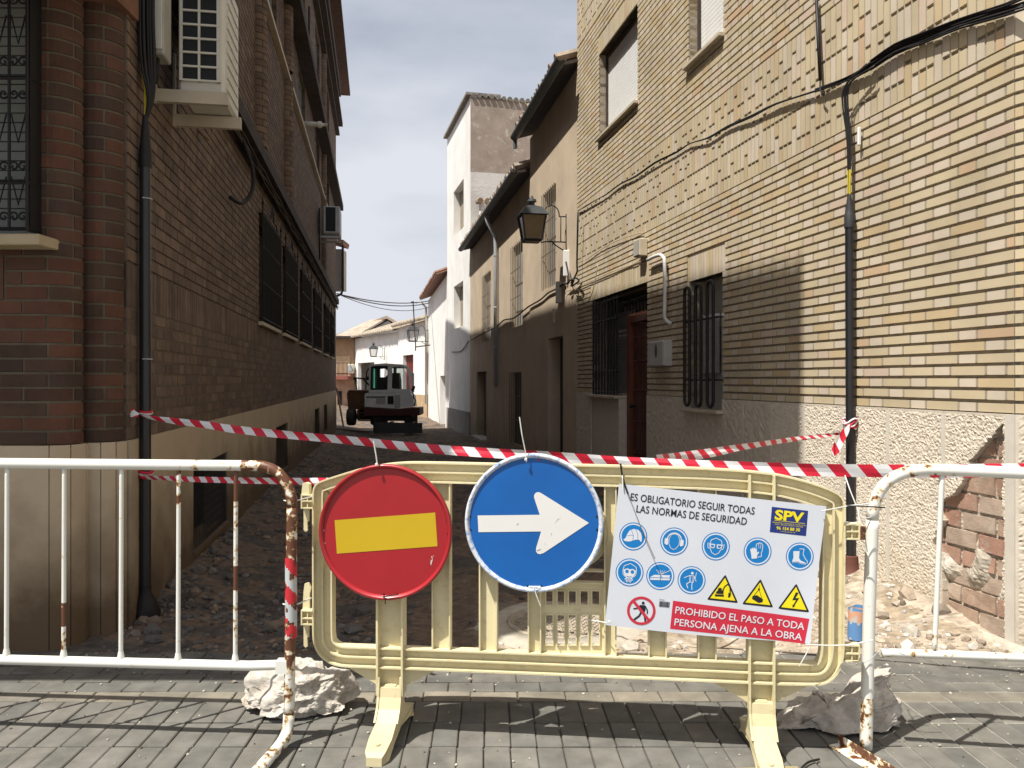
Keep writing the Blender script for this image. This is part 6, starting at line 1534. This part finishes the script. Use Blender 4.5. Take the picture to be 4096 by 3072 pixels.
# ================= concrete chunks =================
def chunk(name, c, s, seed, lab, shape, cuts):
    vs, fs = ico(6); c = V(c); out = []
    for v in vs:
        d = v.normalized(); k = 1+shape(d)+noise.noise(d*1.3+V((seed,0,0)))*.30
        q = V((d.x*s[0], d.y*s[1], d.z*s[2]))*k
        for (n_, h) in cuts:      # broken flat faces
            n_ = V(n_).normalized(); e = n_.dot(q)-h*(1+.25*noise.noise(q*14+V((seed,1,1))))
            if e > 0: q = q-n_*e*.92
        w = q*1.0; rg = 1 if noise.noise(w*7+V((seed*2,0,0))) > -.12 else .3
        h_ = noise.noise(w*11+V((seed,3,0)))*.020+abs(noise.noise(w*20+V((seed,0,7))))*-.030*rg+noise.noise(w*60+V((seed,9,7)))*.007*rg+noise.noise(w*130+V((1,9,seed)))*.004*rg
        q = q+d*h_; q.z = max(q.z, -s[2]*.85+.008*noise.noise(d*6)); out.append(c+q)
    g = MB(); g.add(out, fs)
    return tag(g.build(name, pmat('broken_concrete', (.49,.455,.40), rough=.95, var=.28, scale=18, bump=.6, bscale=150, bdist=.004, col2=(.36,.28,.19), c2amt=.34, c2scale=7), None), lab, 'concrete lump')
chunk('concrete_chunk', (-.905,3.34,.085), (.225,.145,.095), 4.2, 'pale broken concrete lump behind the rusty left post', lambda d: .12*abs(d.x)+.25*max(0, 1-((d.x-.1)**2+(d.z-.9)**2)*6), [((-.4,-.8,.35),.100),((.35,-.9,.25),.105),((.1,-.15,1),.085),((-1,-.2,.3),.19),((.9,-.3,.35),.185)])
chunk('concrete_chunk', (1.32,3.19,.062), (.325,.13,.076), 9.7, 'jagged grey concrete lump behind the right white post', lambda d: 1.25*max(0, 1-((d.x-.42)**2+(d.z-.88)**2)*9)+(-.25 if d.x < -.3 and d.z > .2 else 0), [((-.3,-.9,.5),.085),((.35,-.95,.3),.095),((-.6,-.1,1),.075),((1,-.2,.2),.20),((-1,-.3,.2),.22)])
# painted sleeve in the rubble
g = MB(); bx_ = V((1.835,4.27,.0)); ax = V((.05,.03,1)); rr_ = .043; n = 20; vs, fs = [], []
for k in range(15):
    for j in range(n): t = 2*math.pi*j/n; vs.append(bx_+ax*(.165*k/14)+V((rr_*math.cos(t), rr_*math.sin(t), .006*math.sin(t*2) if k == 14 else 0)))
for k in range(14):
    for j in range(n):
        j2 = (j+1) % n; f = (k*n+j, k*n+j2, (k+1)*n+j2, (k+1)*n+j); q = vs[f[0]]; h = k/14+.25*noise.noise(q*16); g_ = (.10,.22,.42) if h < .55 else (.55,.30,.20)
        if k == 13 : g_ = (.10,.25,.48)
        if noise.noise(q*30) > .25: g_ = (.42,.40,.38)
        fs.append((f, g_))
g.v = vs
for f, c_ in fs: g.f.append(f); g.c.append(c_); g.m.append(0)
tag(g.build('painted_tube', pmat('sprayed_plastic', (.5,.5,.5), rough=.6, var=.1, attr=True), None, smooth=True), 'short blue and orange sprayed plastic tube standing in the rubble', 'plastic tube')
g = MB(); g.tube(cat_rom([V((1.02,2.82,.012)), V((1.06,2.86,.014)), V((1.11,2.89,.010))], 4), .004, 6); tag(g.build('black_strip', M_TK, None, smooth=True), 'bent scrap of black plastic on the pavement near the right foot', 'scrap')
# yellow painted cover edge at the very bottom of the view
g = MB(); g.cham(V((.72,2.60,-.002)), V((.30,0.02,0)), V((0,.235,0)), V((0,0,.006)), .003); tag(g.build('access_cover', pmat('worn_yellow_cover', (.35,.28,.10), rough=.9, var=.3, scale=12, col2=(.20,.19,.17), c2amt=.5, c2scale=9), None), 'worn yellow edged access cover at the bottom between the feet', 'access cover')

# ================= camera, light, sky =================
cam = bpy.data.cameras.new('camera'); co = bpy.data.objects.new('camera', cam); COL.objects.link(co); scene.camera = co
co.location = (0,0,H); co.rotation_euler = (R(90),0,0); cam.sensor_width = 36; cam.lens = 36*F/1024; cam.shift_y = (HY-384)/1024*1.0; cam.clip_end = 2000; cam.clip_start = .05
LD = V((.40,.345,-1.0)).normalized()
sun = bpy.data.lights.new('sun', 'SUN'); so = bpy.data.objects.new('sun', sun); COL.objects.link(so); sun.energy = 5.0; sun.angle = R(.53); sun.color = (1,.955,.88)
so.rotation_euler = LD.to_track_quat('-Z', 'Y').to_euler()
w = bpy.data.worlds.new('World'); scene.world = w; w.use_nodes = True; nt = w.node_tree; bg = nt.nodes['Background']
sk = nt.nodes.new('ShaderNodeTexSky'); sk.sky_type = 'NISHITA'; sk.sun_disc = False; el = math.asin(-LD.z); sk.sun_elevation = el
sk.sun_rotation = math.atan2(-LD.x, -LD.y); sk.air_density = 1.0; sk.dust_density = 3.5; sk.ozone_density = 1.2
# thin veil of high cloud over the clear sky
tc = nt.nodes.new('ShaderNodeTexCoord'); mp = nt.nodes.new('ShaderNodeMapping'); mp.inputs['Scale'].default_value = (1.2,1.2,3.2); nz = nt.nodes.new('ShaderNodeTexNoise'); nz.inputs['Scale'].default_value = 1.7; nz.inputs['Detail'].default_value = 6
nt.links.new(tc.outputs['Generated'], mp.inputs[0]); nt.links.new(mp.outputs[0], nz.inputs['Vector'])
mr = nt.nodes.new('ShaderNodeMapRange'); mr.inputs[1].default_value = .35; mr.inputs[2].default_value = .7; mr.inputs[3].default_value = .22; mr.inputs[4].default_value = .85; nt.links.new(nz.outputs['Fac'], mr.inputs[0])
sz = nt.nodes.new('ShaderNodeSeparateXYZ'); nt.links.new(tc.outputs['Generated'], sz.inputs[0]); hz = nt.nodes.new('ShaderNodeMapRange'); hz.inputs[1].default_value = 0; hz.inputs[2].default_value = .65; hz.inputs[3].default_value = .55; hz.inputs[4].default_value = 0; nt.links.new(sz.outputs[2], hz.inputs[0])
ad = nt.nodes.new('ShaderNodeMath'); ad.operation = 'ADD'; ad.use_clamp = True; nt.links.new(mr.outputs[0], ad.inputs[0]); nt.links.new(hz.outputs[0], ad.inputs[1])
mx = nt.nodes.new('ShaderNodeMix'); mx.data_type = 'RGBA'; nt.links.new(ad.outputs[0], mx.inputs[0]); nt.links.new(sk.outputs[0], mx.inputs[6]); mx.inputs[7].default_value = SKYC
nt.links.new(mx.outputs[2], bg.inputs[0]); bg.inputs[1].default_value = SKYS
scene.view_settings.view_transform = 'Standard'; scene.view_settings.look = 'None'; scene.view_settings.exposure = EXPO; scene.view_settings.gamma = 1

# repeats share a group
GROUPS = {'street lamp': 'wall lanterns along the street', 'crowd barrier': 'white metal barriers either side of the yellow one', 'concrete lump': 'concrete lumps by the barrier posts', 'cable tie': 'cable ties on the signs, poster and barriers', 'barrier tape': 'red and white tape round the works', 'air conditioner': 'air conditioners on the walls', 'road sign': 'round signs on the yellow barrier', 'junction box': 'small boxes on the right hand walls', 'conduit': 'black conduits on the walls'}
for o in list(COL.objects):
    if o.parent is None and o.get('category') in GROUPS and not o.get('group'): o['group'] = GROUPS[o['category']]
